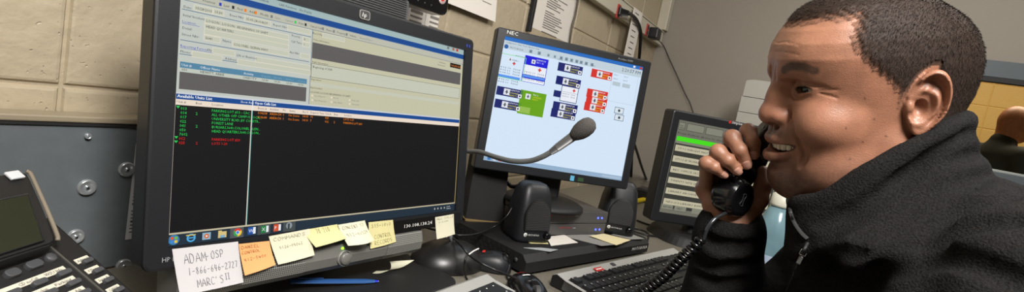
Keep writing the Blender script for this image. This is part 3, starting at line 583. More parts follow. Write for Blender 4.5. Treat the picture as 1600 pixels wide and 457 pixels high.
# ------------------------------------------------------------------ right monitor (4:3)
ne = S((1.1776, .5255, 1.1308), -44.36, 2.92)
DK2 = .82+.064
root = thing('square_monitor', 'black 4:3 monitor with a bright pale blue dispatch console screen', 'monitor', (1.24, .56, DK2))
b = B(); ne.frame(b, .2085, .1685, .172, .188, .1505, .006, -.03, .010, M_blk, bev=.003); b.obj('bezel', root)
b = B(); ne.box(b, -.15, -.12, .15, .12, -.07, -.028, M_blk2, .015); b.obj('rear_shell', root)
b = B(); pz = ne.P(0, -.12, -.07); b.prism(rrect(.10, .035, .012), 0, .22, M_blk2, Matrix.Translation((pz.x, pz.y, DK2+.012)) @ Matrix.Rotation(R_(-44), 4, 'Z'), taper=.85); b.obj('stand_neck', root)
b = B(); bc = ne.P(0, 0, -.03); T = Matrix.Translation((bc.x, bc.y, DK2)); b.lathe([(0, .022), (.03, .020), (.095, .014), (.104, .009), (.106, .001), (0, .0005)], M_blk2, T, 40); b.obj('stand_base', root)
SC = B(); f = ne; BGN = lcd(208, 226, 244, 1.02); f.rect(SC, -.188, -.1505, .188, .1505, BGN, .0)
NV = lcd(25, 35, 110, .9); NYE = lcd(220, 215, 40, .95); NRD = lcd(215, 50, 40, .95); NW = lcd(245, 245, 248, 1.0); NT = lcd(70, 80, 95, .8); NTG = lcd(175, 195, 205, .95)
f.rect(SC, -.188, .1415, .188, .1505, lcd(40, 110, 195, .95), .0003); f.rect(SC, -.188, .122, .188, .1415, lcd(196, 212, 222, .95), .0003)
f.text(SC, 'Configuration  View  Tools  Window  Help', -.183, .1355, .0034, NT)
disc(-.180, .127, .0052, lcd(35, 95, 165, .95), .0006); f.text(SC, 'MOTOROLA', -.171, .125, .0042, NT)
for k, u in enumerate((-.118, -.096, -.072, -.055, -.038, -.024, -.010, .004, .016, .030, .046)):
    f.rect(SC, u-.004, .124, u+.004, .132, NTG if 1 < k < 4 else lcd(140, 160, 175, .9), .0006); f.rect(SC, u-.0018, .1255, u+.0016, .1300, lcd(100, 122, 140, .9), .0008)
f.rect(SC, .160, .1435, .166, .1485, WTX, .0005); f.rect(SC, .178, .1435, .186, .1485, lcd(200, 60, 50, .95), .0005)
f.text(SC, '2:20:57 PM', *f.uv(971, 111), .0085, lcd(50, 65, 85, .8), w=f.uv(1000, 117)[0]-f.uv(971, 111)[0])
def prect(a, c, m, z=.0005):
    u0, v0 = f.uv(*a); u1, v1 = f.uv(*c); f.rect(SC, min(u0, u1), min(v0, v1), max(u0, u1), max(v0, v1), m, z); return u0, v0, u1, v1
def outline(u0, v0, u1, v1, m, t=.0012, z=.0009):
    f.rect(SC, u0, v0-t, u1, v0, m, z); f.rect(SC, u0, v1, u1, v1+t, m, z); f.rect(SC, u0, v1, u0+t, v0, m, z); f.rect(SC, u1-t, v1, u1, v0, m, z)
f.text(SC, 'MAIN RADIO', *f.uv(805, 88), .0034, NT)
# green outlined group
u0, v0 = f.uv(781, 82); uD, vD = f.uv(816, 127.5); outline(u0, v0, uD, vD, lcd(130, 225, 120, .95))
def icon(u, v, s): f.rect(SC, u, v, u+s, v+s, lcd(225, 228, 235, .98), .0010); f.rect(SC, u+s*.4, v+s*.2, u+s*.6, v+s*.8, NT, .0012); f.rect(SC, u+s*.25, v+s*.4, u+s*.75, v+s*.55, NT, .0013)
def cross(u, v, s): f.rect(SC, u-s, v-s*.35, u+s, v+s*.35, NRD, .0013); f.rect(SC, u-s*.35, v-s, u+s*.35, v+s, NRD, .0013)
def calls(u, v, w, rows):
    for k in range(rows): f.text(SC, '14:0%d:1%d  7604' % (k+2, k), u, v-k*.0062, .0034, NT, w=w, z=.0012)
uC, vC = f.uv(792, 91); icon(uC+.004, vC-.006, .009); cross(f.uv(803, 99.5)[0], f.uv(803, 99.5)[1], .004); calls(u0+.002, v0-.034, .055, 3); f.rect(SC, u0+.001, v0-.056, u0+.060, v0-.050, lcd(90, 150, 240, .95), .0010); calls(u0+.002, v0-.0625, .055, 2); f.text(SC, 'CHANNEL 1', u0+.025, v0-.013, .0034, NT)
u0, v0 = f.uv(821, 86); u1, v1 = f.uv(850, 134)[0], f.uv(815, 127)[1]
f.rect(SC, u0, v1, u1, v0, lcd(20, 20, 215, .95), .0006); f.rect(SC, u0+.0015, v1+.018, u1-.0015, v0-.022, lcd(232, 236, 245, 1), .0008); f.rect(SC, u0+.0015, v1+.001, u1-.0015, v1+.009, lcd(232, 236, 245, 1), .0008)
icon(u0+.018, v0-.017, .010); f.text(SC, 'DISPATCH', u0+.030, v0-.008, .0036, NW, z=.0012); f.text(SC, 'CH 1  02', u0+.030, v0-.014, .0036, NW, z=.0012); cross(u0+.042, v0-.029, .0045); calls(u0+.003, v0-.041, .052, 2); f.rect(SC, u0+.002, v0-.052, u1-.002, v0-.0465, lcd(90, 150, 240, .95), .0010); calls(u0+.003, v0-.058, .052, 1)
def chan(px, py, m, w=.066, h=.021, tall=False):
    u, v = f.uv(px, py); f.rect(SC, u, v-h, u+w, v, m, .0006); icon(u+w*.27, v-h*.85, h*.72)
    f.text(SC, 'DISPATCH', u+w*.5, v-h*.30, .0036, NW, w=w*.36, z=.0012); f.text(SC, 'CHANNEL', u+w*.5, v-h*.60, .0036, NYE, w=w*.34, z=.0012); f.text(SC, 'READY 2', u+w*.5, v-h*.88, .0036, NYE, w=w*.30, z=.0012)
    s = h*.42; f.rect(SC, u+w-s-.002, v-h+.0015, u+w-.002, v-h+.0015+s, NW, .0010); f.rect(SC, u+w-s*.75-.002, v-h+.0015+s*.25, u+w-s*.25-.002, v-h+.0015+s*.75, NT, .0012)
for p in ((873, 97), (777, 134), (774, 154), (865, 158), (862, 169)): chan(*p, NV)
for p in ((925, 107), (918, 138), (917, 148.5), (914, 159)): chan(*p, NRD, .058)
u, v = f.uv(870, 118); f.rect(SC, u, v-.018, u+.02, v, NV, .0006); f.rect(SC, u, v-.052, u+.02, v-.036, NV, .0006); chan(870, 118, NV)
f.rect(SC, u+.018, v-.060, u+.064, v-.019, NV, .0009); f.rect(SC, u+.0195, v-.0585, u+.0625, v-.022, lcd(232, 236, 245, 1), .0010); cross(u+.052, v-.029, .004); calls(u+.021, v-.042, .036, 2); f.rect(SC, u+.0195, v-.036, u+.0625, v-.0355, NT, .0012)
GR_ = lcd(105, 165, 10, .95); u0, v0 = f.uv(814, 140); f.rect(SC, u0, v0-.058, u0+.067, v0, GR_, .0006); icon(u0+.014, v0-.020, .013); f.text(SC, 'TAC 2', u0+.032, v0-.009, .0036, NW, z=.0012); f.text(SC, 'CHANNEL', u0+.032, v0-.0145, .0036, NYE, z=.0012); f.text(SC, 'READY', u0+.032, v0-.020, .0036, NYE, z=.0012); f.rect(SC, u0+.003, v0-.055, u0+.032, v0-.040, lcd(150, 190, 80, .95), .0009)
uP, vP = f.uv(958, 112); uQ, vQ = f.uv(987, 165); outline(uP, vP, uQ+.004, vQ, NTG, .0006); 
for k in range(4): f.text(SC, 'Line %d' % (k+1), uP+.004+(k % 2)*.028, vP-.008-(k//2)*.010, .0034, NT)
for k in range(2): f.rect(SC, uP+.004+k*.028, vP-.034, uP+.026+k*.028, vP-.024, lcd(185, 200, 210, .95), .0008)
f.text(SC, 'Phone', *f.uv(924, 103), .0030, NT); f.text(SC, 'Talkgroups', *f.uv(870, 93), .0026, NT)
for py in (167, 178):
    u, v = f.uv(961, py); outline(u, v, u+.026, v-.016, NT, .0012); f.rect(SC, u+.002, v-.014, u+.024, v-.002, lcd(215, 225, 232, 1), .0007); disc(u+.013, v-.008, .0035, NT, .0012)
f.rect(SC, -.188, -.1505, .188, -.139, lcd(150, 178, 205, .95), .0006); u = -.182
for k, c in enumerate(((60, 120, 190), (225, 225, 235), (220, 80, 60), (225, 225, 235))): f.rect(SC, -.178+k*.014, -.148, -.170+k*.014, -.1415, lcd(*c, .95), .0008)
f.rect(SC, .13, -.147, .185, -.142, lcd(175, 195, 215, .95), .0008)
lbl(SC.obj('screen', root), 'bright pale blue screen with coloured channel tiles')
b = B(); ne.text(b, 'NEC', -.186, .1565, .0085, M_wht, z=.0108, wk=1.2); b.obj('brand_lettering', root); b = B(); ne.text(b, 'AccuSync 95VM', *[ne.uv(965, 91)[0], .1555], .0045, mat('grey_print', (150, 152, 155)), z=.0108); b.obj('model_lettering', root)
b = B(); ne.rect(b, .043, -.169, .054, -.156, mat('light_blue_sticker', (90, 170, 205), .5), .0106); lbl(b.obj('rating_sticker', root), 'small light blue sticker'); b = B(); ne.rect(b, .064, -.168, .080, -.158, mat('dim_green_sticker', (40, 70, 40), .5), .0106); lbl(b.obj('rating_sticker', root), 'small dim green sticker')
# ------------------------------------------------------------------ touch monitor
k = 1.32; tp = C0+(np.array([1.3589, .1548, 1.0515])-C0)*k
to = S(tuple(tp), -48.31, 1.0)
root = thing('touch_monitor', 'black fire alarm monitor with a grey menu and a green bar, behind the raised hand', 'monitor', (tp[0]+.03, tp[1]+.06, DZ))
b = B(); to.frame(b, .172*k, .136*k, .138*k, .152*k, .114*k, .010, -.05, .012, M_blk, bev=.005); b.obj('bezel', root)
b = B(); pz = to.P(0, -.1*k, -.05); b.prism(rrect(.14, .06, .02), 0, pz.z-DZ+.02, M_blk2, Matrix.Translation((pz.x, pz.y, DZ)) @ Matrix.Rotation(R_(-48), 4, 'Z'), taper=.8); b.obj('stand_neck', root)
b = B(); T = Matrix.Translation((pz.x, pz.y, DZ)) @ Matrix.Rotation(R_(-48), 4, 'Z'); b.prism(rrect(.34, .25, .09, 8), .0005, .03, M_blk2, T, .008, taper=.9); b.obj('stand_base', root)
SC = B(); f = to; TG = lcd(118, 118, 105, .85); f.rect(SC, -.152*k, -.114*k, .152*k, .114*k, TG, 0)
PB = lcd(196, 190, 162, .9); TT = lcd(50, 50, 46, .6); DG = lcd(66, 66, 60, .7)
def r2(a, c, m, z=.0005): u0, v0 = f.uv(*a); u1, v1 = f.uv(*c); f.rect(SC, u0, min(v0, v1), u1, max(v0, v1), m, z); return u0, v0, u1, v1
us, vs_ = f.uv(1062, 190); vt2 = f.uv(1060, 202)[1]
for i in range(4):
    u0 = us+(.003 if i else 0)+(0 if i == 0 else .026+.068*(i-1)); w = .022 if i == 0 else .062
    f.rect(SC, u0, vt2, u0+w, vs_-.001, DG, .0004); f.rect(SC, u0+.0012, vt2+.0012, u0+w-.0012, vs_-.0022, lcd(200, 75, 190, .9) if i == 3 else lcd(140, 140, 124, .85), .0006)
    if i == 0: f.text(SC, 'FIRE', u0+.003, vt2+.010, .0050, TT); f.text(SC, 'MENU', u0+.003, vt2+.003, .0050, TT)
u0, v0 = f.uv(1059, 206); f.text(SC, 'Press button above to view location prints', u0, v0-.006, .0066, TT, w=.26, wk=1)
u0, v0 = f.uv(1058, 212.5); v1 = f.uv(1057, 219.5)[1]; f.rect(SC, u0, v1, .152*k, v0, lcd(70, 225, 25, .95), .0006); f.text(SC, 'CAMPUS BLDGS', *f.uv(1132, 230), .0060, TT, w=.07); f.rect(SC, u0, v1-.008, .152*k, v1-.001, lcd(135, 140, 118, .85), .0005)
names = ['STU-S WRIGHT MATT CREDIT UNION', 'STU-S BURSARS BANK 2ND', 'REC OFFICE SECURITY POLICE', 'TWENTY NITE 2ND SEC', 'LIBRARY ARCHIVE AREA SECURITY', 'NEO-SCI LIBRARY BSMT ARCHIVES DOC']
p0 = f.uv(1056, 226); p1 = f.uv(1033.5, 309); st = (p1[1]-p0[1])/5
f.rect(SC, p0[0]-.004, p1[1]-.030, .152*k-.006, p0[1]+.006, DG, .0004)
for i, t in enumerate(names):
    v = p0[1]+st*i; f.rect(SC, p0[0], v-.0195, .152*k-.012, v, PB, .0006); f.text(SC, t, p0[0]+.008, v-.0130, .0062, TT, w=.0068*len(t))
u0, v0 = f.uv(1034, 318); f.rect(SC, u0, v0-.018, u0+.042, v0, DG, .0006); f.rect(SC, u0+.001, v0-.017, u0+.041, v0-.001, lcd(140, 140, 124, .85), .0007); f.text(SC, 'RETURN', u0+.006, v0-.012, .0058, TT); f.rect(SC, u0+.046, v0-.018, u0+.090, v0, DG, .0006); f.rect(SC, u0+.047, v0-.017, u0+.089, v0-.001, lcd(140, 140, 124, .85), .0007); f.text(SC, 'HELP', u0+.056, v0-.012, .0058, TT)
f.rect(SC, u0+.11, v0-.018, .19, v0, lcd(140, 140, 124, .85), .0006)
lbl(SC.obj('screen', root), 'dim grey menu screen with rows of text and a green bar')
b = B(); u, v = to.uv(1137, 192); b.add([to.P(u, v-.001, .0126), to.P(u+.008, v-.001, .0126), to.P(u+.008, v+.008, .0126), to.P(u, v+.008, .0126)], [(0, 1, 2, 3)], M_red); to.text(b, 'Simplex', u+.010, v, .0085, M_wht, z=.0127, shear=.2, w=.040); lbl(b.obj('maker_logo', root), 'small red and white logo')
# ================================================================== DESK GEAR
Z3 = Vector((0, 0, 1))
def frm(o, deg): return Matrix.Translation(Vector(o)) @ Matrix.Rotation(R_(deg), 4, 'Z')
# big flat radio interface box
MA = -14.7; mo = Vector((.956, .446, .82)); T0 = frm((.956, .446, 0), MA); MX = T0.to_3x3() @ Vector((1, 0, 0)); MY = T0.to_3x3() @ Vector((0, 1, 0))
ML = .515; MD = .33; MZ = .82
t = thing('radio_base_box', 'wide flat black box under the two small speakers, white lettering at its right end', 'electronics box', (1.2, .5, DZ))
b = B(); pr = [(0, .782), (0, .806), (.014, .8195), (.02, .82), (MD, .82), (MD, .782)]   # y,z profile with a sloped nose
T = T0 @ Matrix(((0, 0, 1, 0), (1, 0, 0, 0), (0, 1, 0, 0), (0, 0, 0, 1))); b.prism(pr, 0, ML, M_blk2, T); b.obj('case', t)
b = B(); b.text('MOTOROLA', T0 @ Vector((ML-.088, -.0007, .7935)), MX, Z3, .0085, M_wht, w=.080); lbl(b.obj('front_lettering', t), 'white lettering')
M_hole = mat('vent_hole', (4, 4, 4), .9)
b = B()
for i in range(12):
    for j in range(3):
        P = T0 @ Vector((-.0006, .055+i*.0165+(j % 2)*.008, .791+j*.0105)); b.lathe([(0, .0004), (.0056, .0004), (.0057, 0)], M_hole, Matrix.Translation(P) @ (MX*-1).to_track_quat('Z', 'Y').to_matrix().to_4x4(), 12, smooth=False)
b.obj('side_vents', t)
for y in (.03, .27):
    b = B(); P = T0 @ Vector((-.001, y, .803)); b.lathe([(0, .002), (.004, .0016), (.005, 0)], M_dkgrey, Matrix.Translation(P) @ (MX*-1).to_track_quat('Z', 'Y').to_matrix().to_4x4(), 14); b.obj('side_screw', t)
for x, y in ((.03, .03), (ML-.03, .03), (.03, MD-.03), (ML-.03, MD-.03)):
    b = B(); P = T0 @ Vector((x, y, DZ)); b.cyl(P+Z3*.0004, P+Z3*.0085, .012, M_blk, seg=16); b.obj('rubber_foot', t)
# two stacked grey radio gateways
GA = -23.7; g0 = Vector((1.035, .56, 0)); G0 = frm((1.035, .545, 0), GA)
M_gate = mat('gateway_grey', (84, 82, 82), .45, metal=.2); M_bled = mat('blue_led', (70, 90, 255), .4, emis=3.0)
for kz, (z0, lab) in enumerate(((.8204, 'lower grey metal unit with blue lights, between the two small speakers'), (.8524, 'upper grey metal unit with blue lights, right under the square monitor stand'))):
    t = thing('network_unit', lab, 'electronics box', tuple(G0 @ Vector((.17, .1, z0))), 'stacked grey units')
    b = B(); b.box(G0 @ Vector((.215, .1, z0+.0158)), (.23, .2, .0308), M_gate, .002, G0.to_3x3()); b.obj('case', t)
    fy = -.0008
    for x in (.292, .307):
        P = G0 @ Vector((x, fy, z0+.015)); b = B(); b.lathe([(0, .002), (.0022, .0015), (.0028, 0)], M_bled, Matrix.Translation(P) @ (G0.to_3x3() @ Vector((0, -1, 0))).to_track_quat('Z', 'Y').to_matrix().to_4x4(), 14); lbl(b.obj('indicator_light', t), 'blue light')
    b = B(); ux = G0.to_3x3() @ Vector((1, 0, 0)); b.text('MOTOROLA', G0 @ Vector((.16, -.0012, z0+.019)), ux, Z3, .0042, M_red, w=.04); lbl(b.obj('brand_lettering', t), 'red lettering'); b = B(); b.text('radio', G0 @ Vector((.205, -.0012, z0+.019)), ux, Z3, .003, M_wht, w=.012); lbl(b.obj('model_lettering', t), 'white lettering'); b = B()
    b.box(G0 @ Vector((.118, -.0006, z0+.021)), (.016, .001, .004), M_red, 0, G0.to_3x3()); lbl(b.obj('front_badge', t), 'red badge')
# ------------------------------------------------------------------ small desk speakers
def speaker(name, lab, base, deg, w=.098, d=.085, h=.118):
    t = thing(name, lab, 'speaker', base, 'small black radio speakers'); Tm = frm(base, deg)    # local: -y faces the viewer
    bm = bmesh.new(); rings = []; prof = [(0, 1.0, 1.0), (.06, 1.04, 1.04), (.35, 1.0, .98), (.62, .94, .88), (.82, .84, .74), (.93, .72, .60), (.985, .58, .46), (1.0, .42, .32)]
    for z, kx, ky in prof: rings.append([bm.verts.new((x*kx, y*ky+.006*z, .0006+z*h)) for x, y in rrect(w, d, .022, 5)])
    n = len(rings[0])
    for A, C in zip(rings, rings[1:]):
        for i in range(n): bm.faces.new((A[i], A[(i+1) % n], C[(i+1) % n], C[i]))
    bm.faces.new(rings[0][::-1]); bm.faces.new(rings[-1]); b = B(); b.bm(bm, M_blk, Tm, True); b.obj('case', t)
    # arched grille panel on the front
    def front(x, z): # front surface point
        kz = (z-.0006)/h; ky = np.interp(kz, [p[0] for p in prof], [p[2] for p in prof]); return -d/2*ky+.006*kz
    b = B(); pts = [(-.032, .030), (.032, .030)]+[(.034*math.cos(R_(a)), .058+.044*math.sin(R_(a))) for a in range(0, 181, 12)]
    V = [Vector((x, front(x, z)-.0035, z)) for x, z in pts]; V2 = [Vector((x*1.06, front(x, z)+.004, z if z > .04 else z-.001)) for x, z in pts]; n = len(pts)
    b.add([Tm @ v for v in V+V2], [tuple(range(n))]+[(i, i+n, (i+1) % n+n, (i+1) % n) for i in range(n)], mat('grille_black', (24, 24, 25), .55), False); gp = b.obj('grille_panel', t)
    b = B()
    for i in range(17):
        z = .034+i*.0039; hw = .031 if z < .058 else .032*math.sqrt(max(0, 1-((z-.058)/.042)**2))
        if hw > .004: b.box(Tm @ Vector((0, front(0, z)-.0042, z)), (2*hw, .0016, .0014), M_dkgrey, 0, Tm.to_3x3() @ Matrix.Rotation(R_(0), 3, 'X'))
    for i in range(15):
        x = -.028+.004*i; zt = .058+.042*math.sqrt(max(0, 1-(x/.034)**2))-.003
        b.add([Tm @ Vector((x+s*.0005, front(0, z)-.0048, z)) for z in np.linspace(.034, zt, 5) for s in (-1, 1)], [(2*q, 2*q+1, 2*q+3, 2*q+2) for q in range(4)], M_dkgrey)
    b.obj('grille_mesh', gp)
    y0 = front(0, .02)-.0016; nx = Tm.to_3x3() @ Vector((1, 0, 0)); b = B()
    P = Tm @ Vector((-.028, y0, .020)); b.lathe([(0, .0006), (.0046, .0006), (.0048, 0)], M_wht, Matrix.Translation(P) @ (Tm.to_3x3() @ Vector((0, -1, 0))).to_track_quat('Z', 'Y').to_matrix().to_4x4(), 20)
    b.text('M', P+nx*-.0022+(Tm.to_3x3() @ Vector((0, -.0012, -.0018))), nx, Z3, .0038, M_blk, w=.0044); lbl(b.obj('round_logo', t), 'round white logo'); b = B(); b.text('MOTOROLA', Tm @ Vector((-.021, y0-.0006, .018)), nx, Z3, .0042, M_wht, w=.030); lbl(b.obj('brand_lettering', t), 'white lettering')
    b = B(); P = Tm @ Vector((.029, y0, .020)); b.lathe([(0, .010), (.007, .0098), (.0082, .008), (.0086, 0)], M_gloss, Matrix.Translation(P) @ (Tm.to_3x3() @ Vector((0, -1, 0))).to_track_quat('Z', 'Y').to_matrix().to_4x4(), 20); b.obj('knob', t)
    return t
pL = Vector(aZ(826, 377, .82)); pR = Vector(aZ(962, 365, .82))
speaker('desk_speaker', 'left of two small black speakers, standing in front of the square monitor lower left corner', (pL.x+.018, pL.y+.02, .8202), -32, w=.094, d=.085, h=.135)
speaker('desk_speaker', 'right of two small black speakers, next to the units with blue lights', (pR.x+.02, pR.y+.015, .8202), -57, w=.100, d=.09, h=.148)
# tall speaker with tan stripe
t = thing('tall_speaker', 'tall dark slab speaker with a tan stripe near its foot, behind the gooseneck microphone', 'speaker', (1.06, .66, DZ))
TB = Vector(aZ(758, 366, DZ)); 
cr_bl = Vector(aY(727, 344, .66)); 
b = B(); Ts = frm((0, 0, 0), 0)
def slab(pxs, yd, th, m, bev=.003):
    P = [Vector(aY(px, py, y)) for (px, py), y in zip(pxs, yd)]
    if m is M_gloss: P[2].z = P[3].z = .8205
    n = (P[1]-P[0]).cross(P[3]-P[0]).normalized()
    if n.y > 0: n = -n
    bm = bmesh.new(); A = [bm.verts.new(p) for p in P]; C = [bm.verts.new(p-n*th) for p in P]
    bm.faces.new(A); bm.faces.new(C[::-1])
    for i in range(4): bm.faces.new((A[i], C[i], C[(i+1) % 4], A[(i+1) % 4]))
    bmesh.ops.recalc_face_normals(bm, faces=bm.faces); bmesh.ops.bevel(bm, geom=bm.edges[:], offset=bev, segments=2, profile=.5, affect='EDGES'); b.bm(bm, m)
    return P, n
M_cloth = mat('speaker_cloth', (34, 33, 33), .85, bump=.5, bscale=1500)
ya, yb = .672, .618
P, n = slab([(745, 240), (797, 252), (787, 349), (727, 343)], [ya+.01, yb+.01, yb, ya], .05, M_cloth); b.obj('cloth_grille', t)
b = B(); slab([(727, 343), (787, 349), (787, 352), (727, 346)], [ya-.002, yb-.002, yb-.002, ya-.002], .05, mat('tan_stripe', (176, 150, 104), .4, metal=.4), .0005); lbl(b.obj('accent_stripe', t), 'tan stripe')
b = B(); slab([(727, 346), (787, 352), (783, 377), (730, 372)], [ya, yb, yb-.004, ya-.004], .052, M_gloss); b.obj('foot', t)
b = B(); q0 = Vector(aY(744, 357.5, ya-.026)); q1 = Vector(aY(767, 360, yb+.005)); b.text('CREATIVE', q0, (q1-q0), Z3, .0062, M_wht, w=(q1-q0).length); lbl(b.obj('front_lettering', t), 'white lettering')
# ------------------------------------------------------------------ papers on the radio box
def flat_sheet(name, lab, pts, z, m, group=None, lift=0, cat='paper'):
    b = B(); P = [Vector(aZ(px, py, z)) for px, py in pts]; 
    Pp = [p+Z3*(lift if i == 0 else 0) for i, p in enumerate(P)]; b.add(Pp+[p+Z3*.0008 for p in Pp], [tuple(range(len(P)))[::-1], tuple(range(len(P), 2*len(P)))]+[(i, (i+1) % len(P), (i+1) % len(P)+len(P), i+len(P)) for i in range(len(P))], m)
    return tag(b.obj(name), lab, cat, group)
M_manila = mat('manila_card', (224, 212, 168), .7); M_gsheet = mat('grey_sheet', (140, 138, 134), .6)
flat_sheet('paper_sheet', 'grey sheet lying on the black box between the two small speakers', [(877, 369), (925, 366), (972, 382), (940, 385)], .8206, M_gsheet)
flat_sheet('index_card', 'manila card lying on the black box below the right small speaker', [(921, 371), (943, 366), (985, 376), (963, 384)], .8216, M_manila, lift=.003)
flat_sheet('paper_sheet', 'grey sheet at the right end of the black box, half under the right speaker', [(955, 367), (984, 366), (1007, 374), (984, 375)], .8206, M_gsheet)
flat_sheet('white_card', 'white card lying in front of the left small speaker', [(853, 371), (882, 368), (903, 380), (861, 385)], .8208, M_paper)
flat_sheet('paper_slip', 'yellow slip of paper sticking out under the left small speaker', [(822, 378), (850, 374), (857, 382), (828, 381)], .8208, M_nyy)
flat_sheet('clear_tab', 'small pale tab on the front edge of the black box', [(818, 388), (846, 388), (872, 391), (860, 394)], .8210, mat('pale_plastic', (170, 175, 176), .25))
# ------------------------------------------------------------------ keyboards
M_kb = mat('keyboard_grey', (168, 167, 163), .45, metal=.15); M_kbb = mat('keyboard_black', (24, 24, 25), .5); M_key = mat('keycap_black', (30, 30, 32), .42); M_leg = mat('key_legend', (190, 190, 188), .6)
_key = {}
def keymesh(w, d):
    k = (round(w, 4), round(d, 4))
    if k not in _key:
        h = .0085; a = .0016; bm = bmesh.new(); V = []
        for z, o in ((0, 0), (h*.85, a), (h, a*1.5)): V.append([bm.verts.new((x*(w/2-o), y*(d/2-o), z)) for x, y in ((-1, -1), (1, -1), (1, 1), (-1, 1))])
        for A, C in zip(V, V[1:]):
            for i in range(4): bm.faces.new((A[i], A[(i+1) % 4], C[(i+1) % 4], C[i]))
        bm.faces.new(V[-1]); me = bpy.data.meshes.new('key'); me.materials.append(M_key); me.materials.append(M_leg)
        x0, y0 = -w/2+.0035, d/2-.0065
        q = [bm.verts.new(c) for c in ((x0, y0, h+.0002), (x0+.003, y0, h+.0002), (x0+.003, y0+.0032, h+.0002), (x0, y0+.0032, h+.0002))]; fq = bm.faces.new(q); fq.material_index = 1
        bm.to_mesh(me); bm.free(); _key[k] = me
    return _key[k]
def keyboard(name, lab, Tm, W, D, u, x0, y0, part='all'):
    t = thing(name, lab, 'keyboard', tuple(Tm.translation)); MW[t.name] = Tm.copy(); t.matrix_world = Tm
    R3 = Tm.to_3x3()
    b = B(); T = Tm @ Matrix(((0, 0, 1, -W/2), (1, 0, 0, 0), (0, 1, 0, 0), (0, 0, 0, 1)))
    b.prism([(-D/2, .001), (-D/2, .010), (-D/2+.004, .014), (D/2-.036, .0235), (D/2-.012, .029), (D/2-.002, .024), (D/2, .002)], 0, W, M_kbb, T)
    b.prism([(D/2-.034, .0245), (D/2-.012, .0300), (D/2-.001, .0245), (D/2+.0005, .012)], .001, W-.001, M_kb, T, 0)
    for xa, xb in ((-W/2, -W/2+.010), (W/2-.010, W/2)): b.prism([(-D/2-.001, .004), (-D/2, .0115), (D/2-.034, .0248), (D/2-.03, .004)], xa+W/2, xb+W/2, M_kb, T)
    b.obj('case', t)
    def ky(r): return y0-[0, 1.4, 2.4, 3.4, 4.4, 5.4][r]*u
    def kz(y): return .0140+(y+D/2-.004)*(.0095/(D-.040))-.003
    def key(x, r, w=1, dd=1, yo=0):
        me = keymesh(w*u-.0012, dd*u-.0012); o = bpy.data.objects.new('key', me); COL.objects.link(o); o.parent = t
        y = ky(r)+yo; o.location = (x0+(x+w/2)*u, y, kz(y)); o.rotation_euler = (.06, 0, 0)
    rows = [[(0, 1)]+[(2+i, 1) for i in range(4)]+[(6.5+i, 1) for i in range(4)]+[(11+i, 1) for i in range(4)], [(i, 1) for i in range(13)]+[(13, 2)], [(0, 1.5)]+[(1.5+i, 1) for i in range(12)]+[(13.5, 1.5)],
            [(0, 1.75)]+[(1.75+i, 1) for i in range(11)]+[(12.75, 2.25)], [(0, 2.25)]+[(2.25+i, 1) for i in range(10)]+[(12.25, 2.75)], [(0, 1.5), (1.5, 1.2), (2.7, 1.3), (4, 6), (10, 1.3), (11.3, 1.2), (12.5, 1.2), (13.7, 1.3)]]
    if part == 'all':
        for r, ks in enumerate(rows):
            for x, w in ks: key(x, r, w)
        for r in (1, 2):
            for i in range(3): key(15.3+i, r)
        for i in range(3): key(15.3+i, 0); 
        key(16.3, 4)
    np0 = 18.7
    for r, n in ((1, 4), (2, 3), (3, 3), (4, 3)):
        for i in range(n):
            if part == 'all' and r > 3: continue
            key(np0+i, r)
    if part != 'all':
        key(np0, 5, 2); key(np0+2, 5)
        for r in (1, 2):
            for i in range(3): key(15.3+i, r)
        for i in range(3): key(15.3+i, 0)
    b = B()
    for i in range(3):
        P = Tm @ Vector((x0+(np0+.7+i*1.1)*u, y0+.002, kz(y0)+.0095)); b.lathe([(0, .0008), (.0013, .0005), (.0015, 0)], M_wht, Matrix.Translation(P), 10)
    b.obj('status_lights', t)
    return t
kbL = Vector(aZ(866, 430, DZ+.026)); kbR = Vector(aZ(1049, 389, DZ+.026)); d = (kbR-kbL); W = d.length; ang = math.degrees(math.atan2(d.y, d.x))
M4 = Matrix.Rotation(R_(ang), 4, 'Z'); yv = M4.to_3x3() @ Vector((0, 1, 0)); mid = (kbL+kbR)/2; u = (W-.03)/22.75; D = .178
T = Matrix.Translation(Vector((mid.x, mid.y, DZ))-yv*(D/2-.006)) @ M4
t = keyboard('keyboard', 'full-size keyboard with grey top strip and black keys, under the coiled handset cord', T, W, D, u, -W/2+.015, D/2-.044)
b = B(); tl = T @ Vector((-W/2+.135, D/2-.028, .0285)); b.box(tl, (.030, .012, .0012), M_red, 0, M4.to_3x3() @ Matrix.Rotation(R_(14), 3, 'X')); b.box(tl+Vector((0, 0, .0008)), (.022, .003, .0008), M_wht, 0, M4.to_3x3() @ Matrix.Rotation(R_(14), 3, 'X')); lbl(b.obj('asset_label', t), 'small red label')
b = B(); b.box(T @ Vector((-W/2+.205, D/2-.022, .0292)), (.014, .011, .0012), M_dkgrey, .0005, M4.to_3x3() @ Matrix.Rotation(R_(12), 3, 'X')); b.obj('maker_logo', t)
# near keyboard: only the right-hand back corner is in frame
kc = Vector(aZ(754, 426, DZ+.029)); k2 = Vector(aZ(667, 457, DZ+.029)); d = kc-k2; ang = math.degrees(math.atan2(d.y, d.x)); M4 = Matrix.Rotation(R_(ang), 4, 'Z'); W = .46
yv = M4.to_3x3() @ Vector((0, 1, 0)); xv = M4.to_3x3() @ Vector((1, 0, 0)); c = Vector((kc.x, kc.y, DZ))-xv*(W/2)-yv*(.165/2)
keyboard('keyboard', 'near keyboard, only its light grey back right corner in view at the bottom edge', Matrix.Translation(c) @ M4, W, .165, .0192, -W/2+.009, .165/2-.052, 'pad')
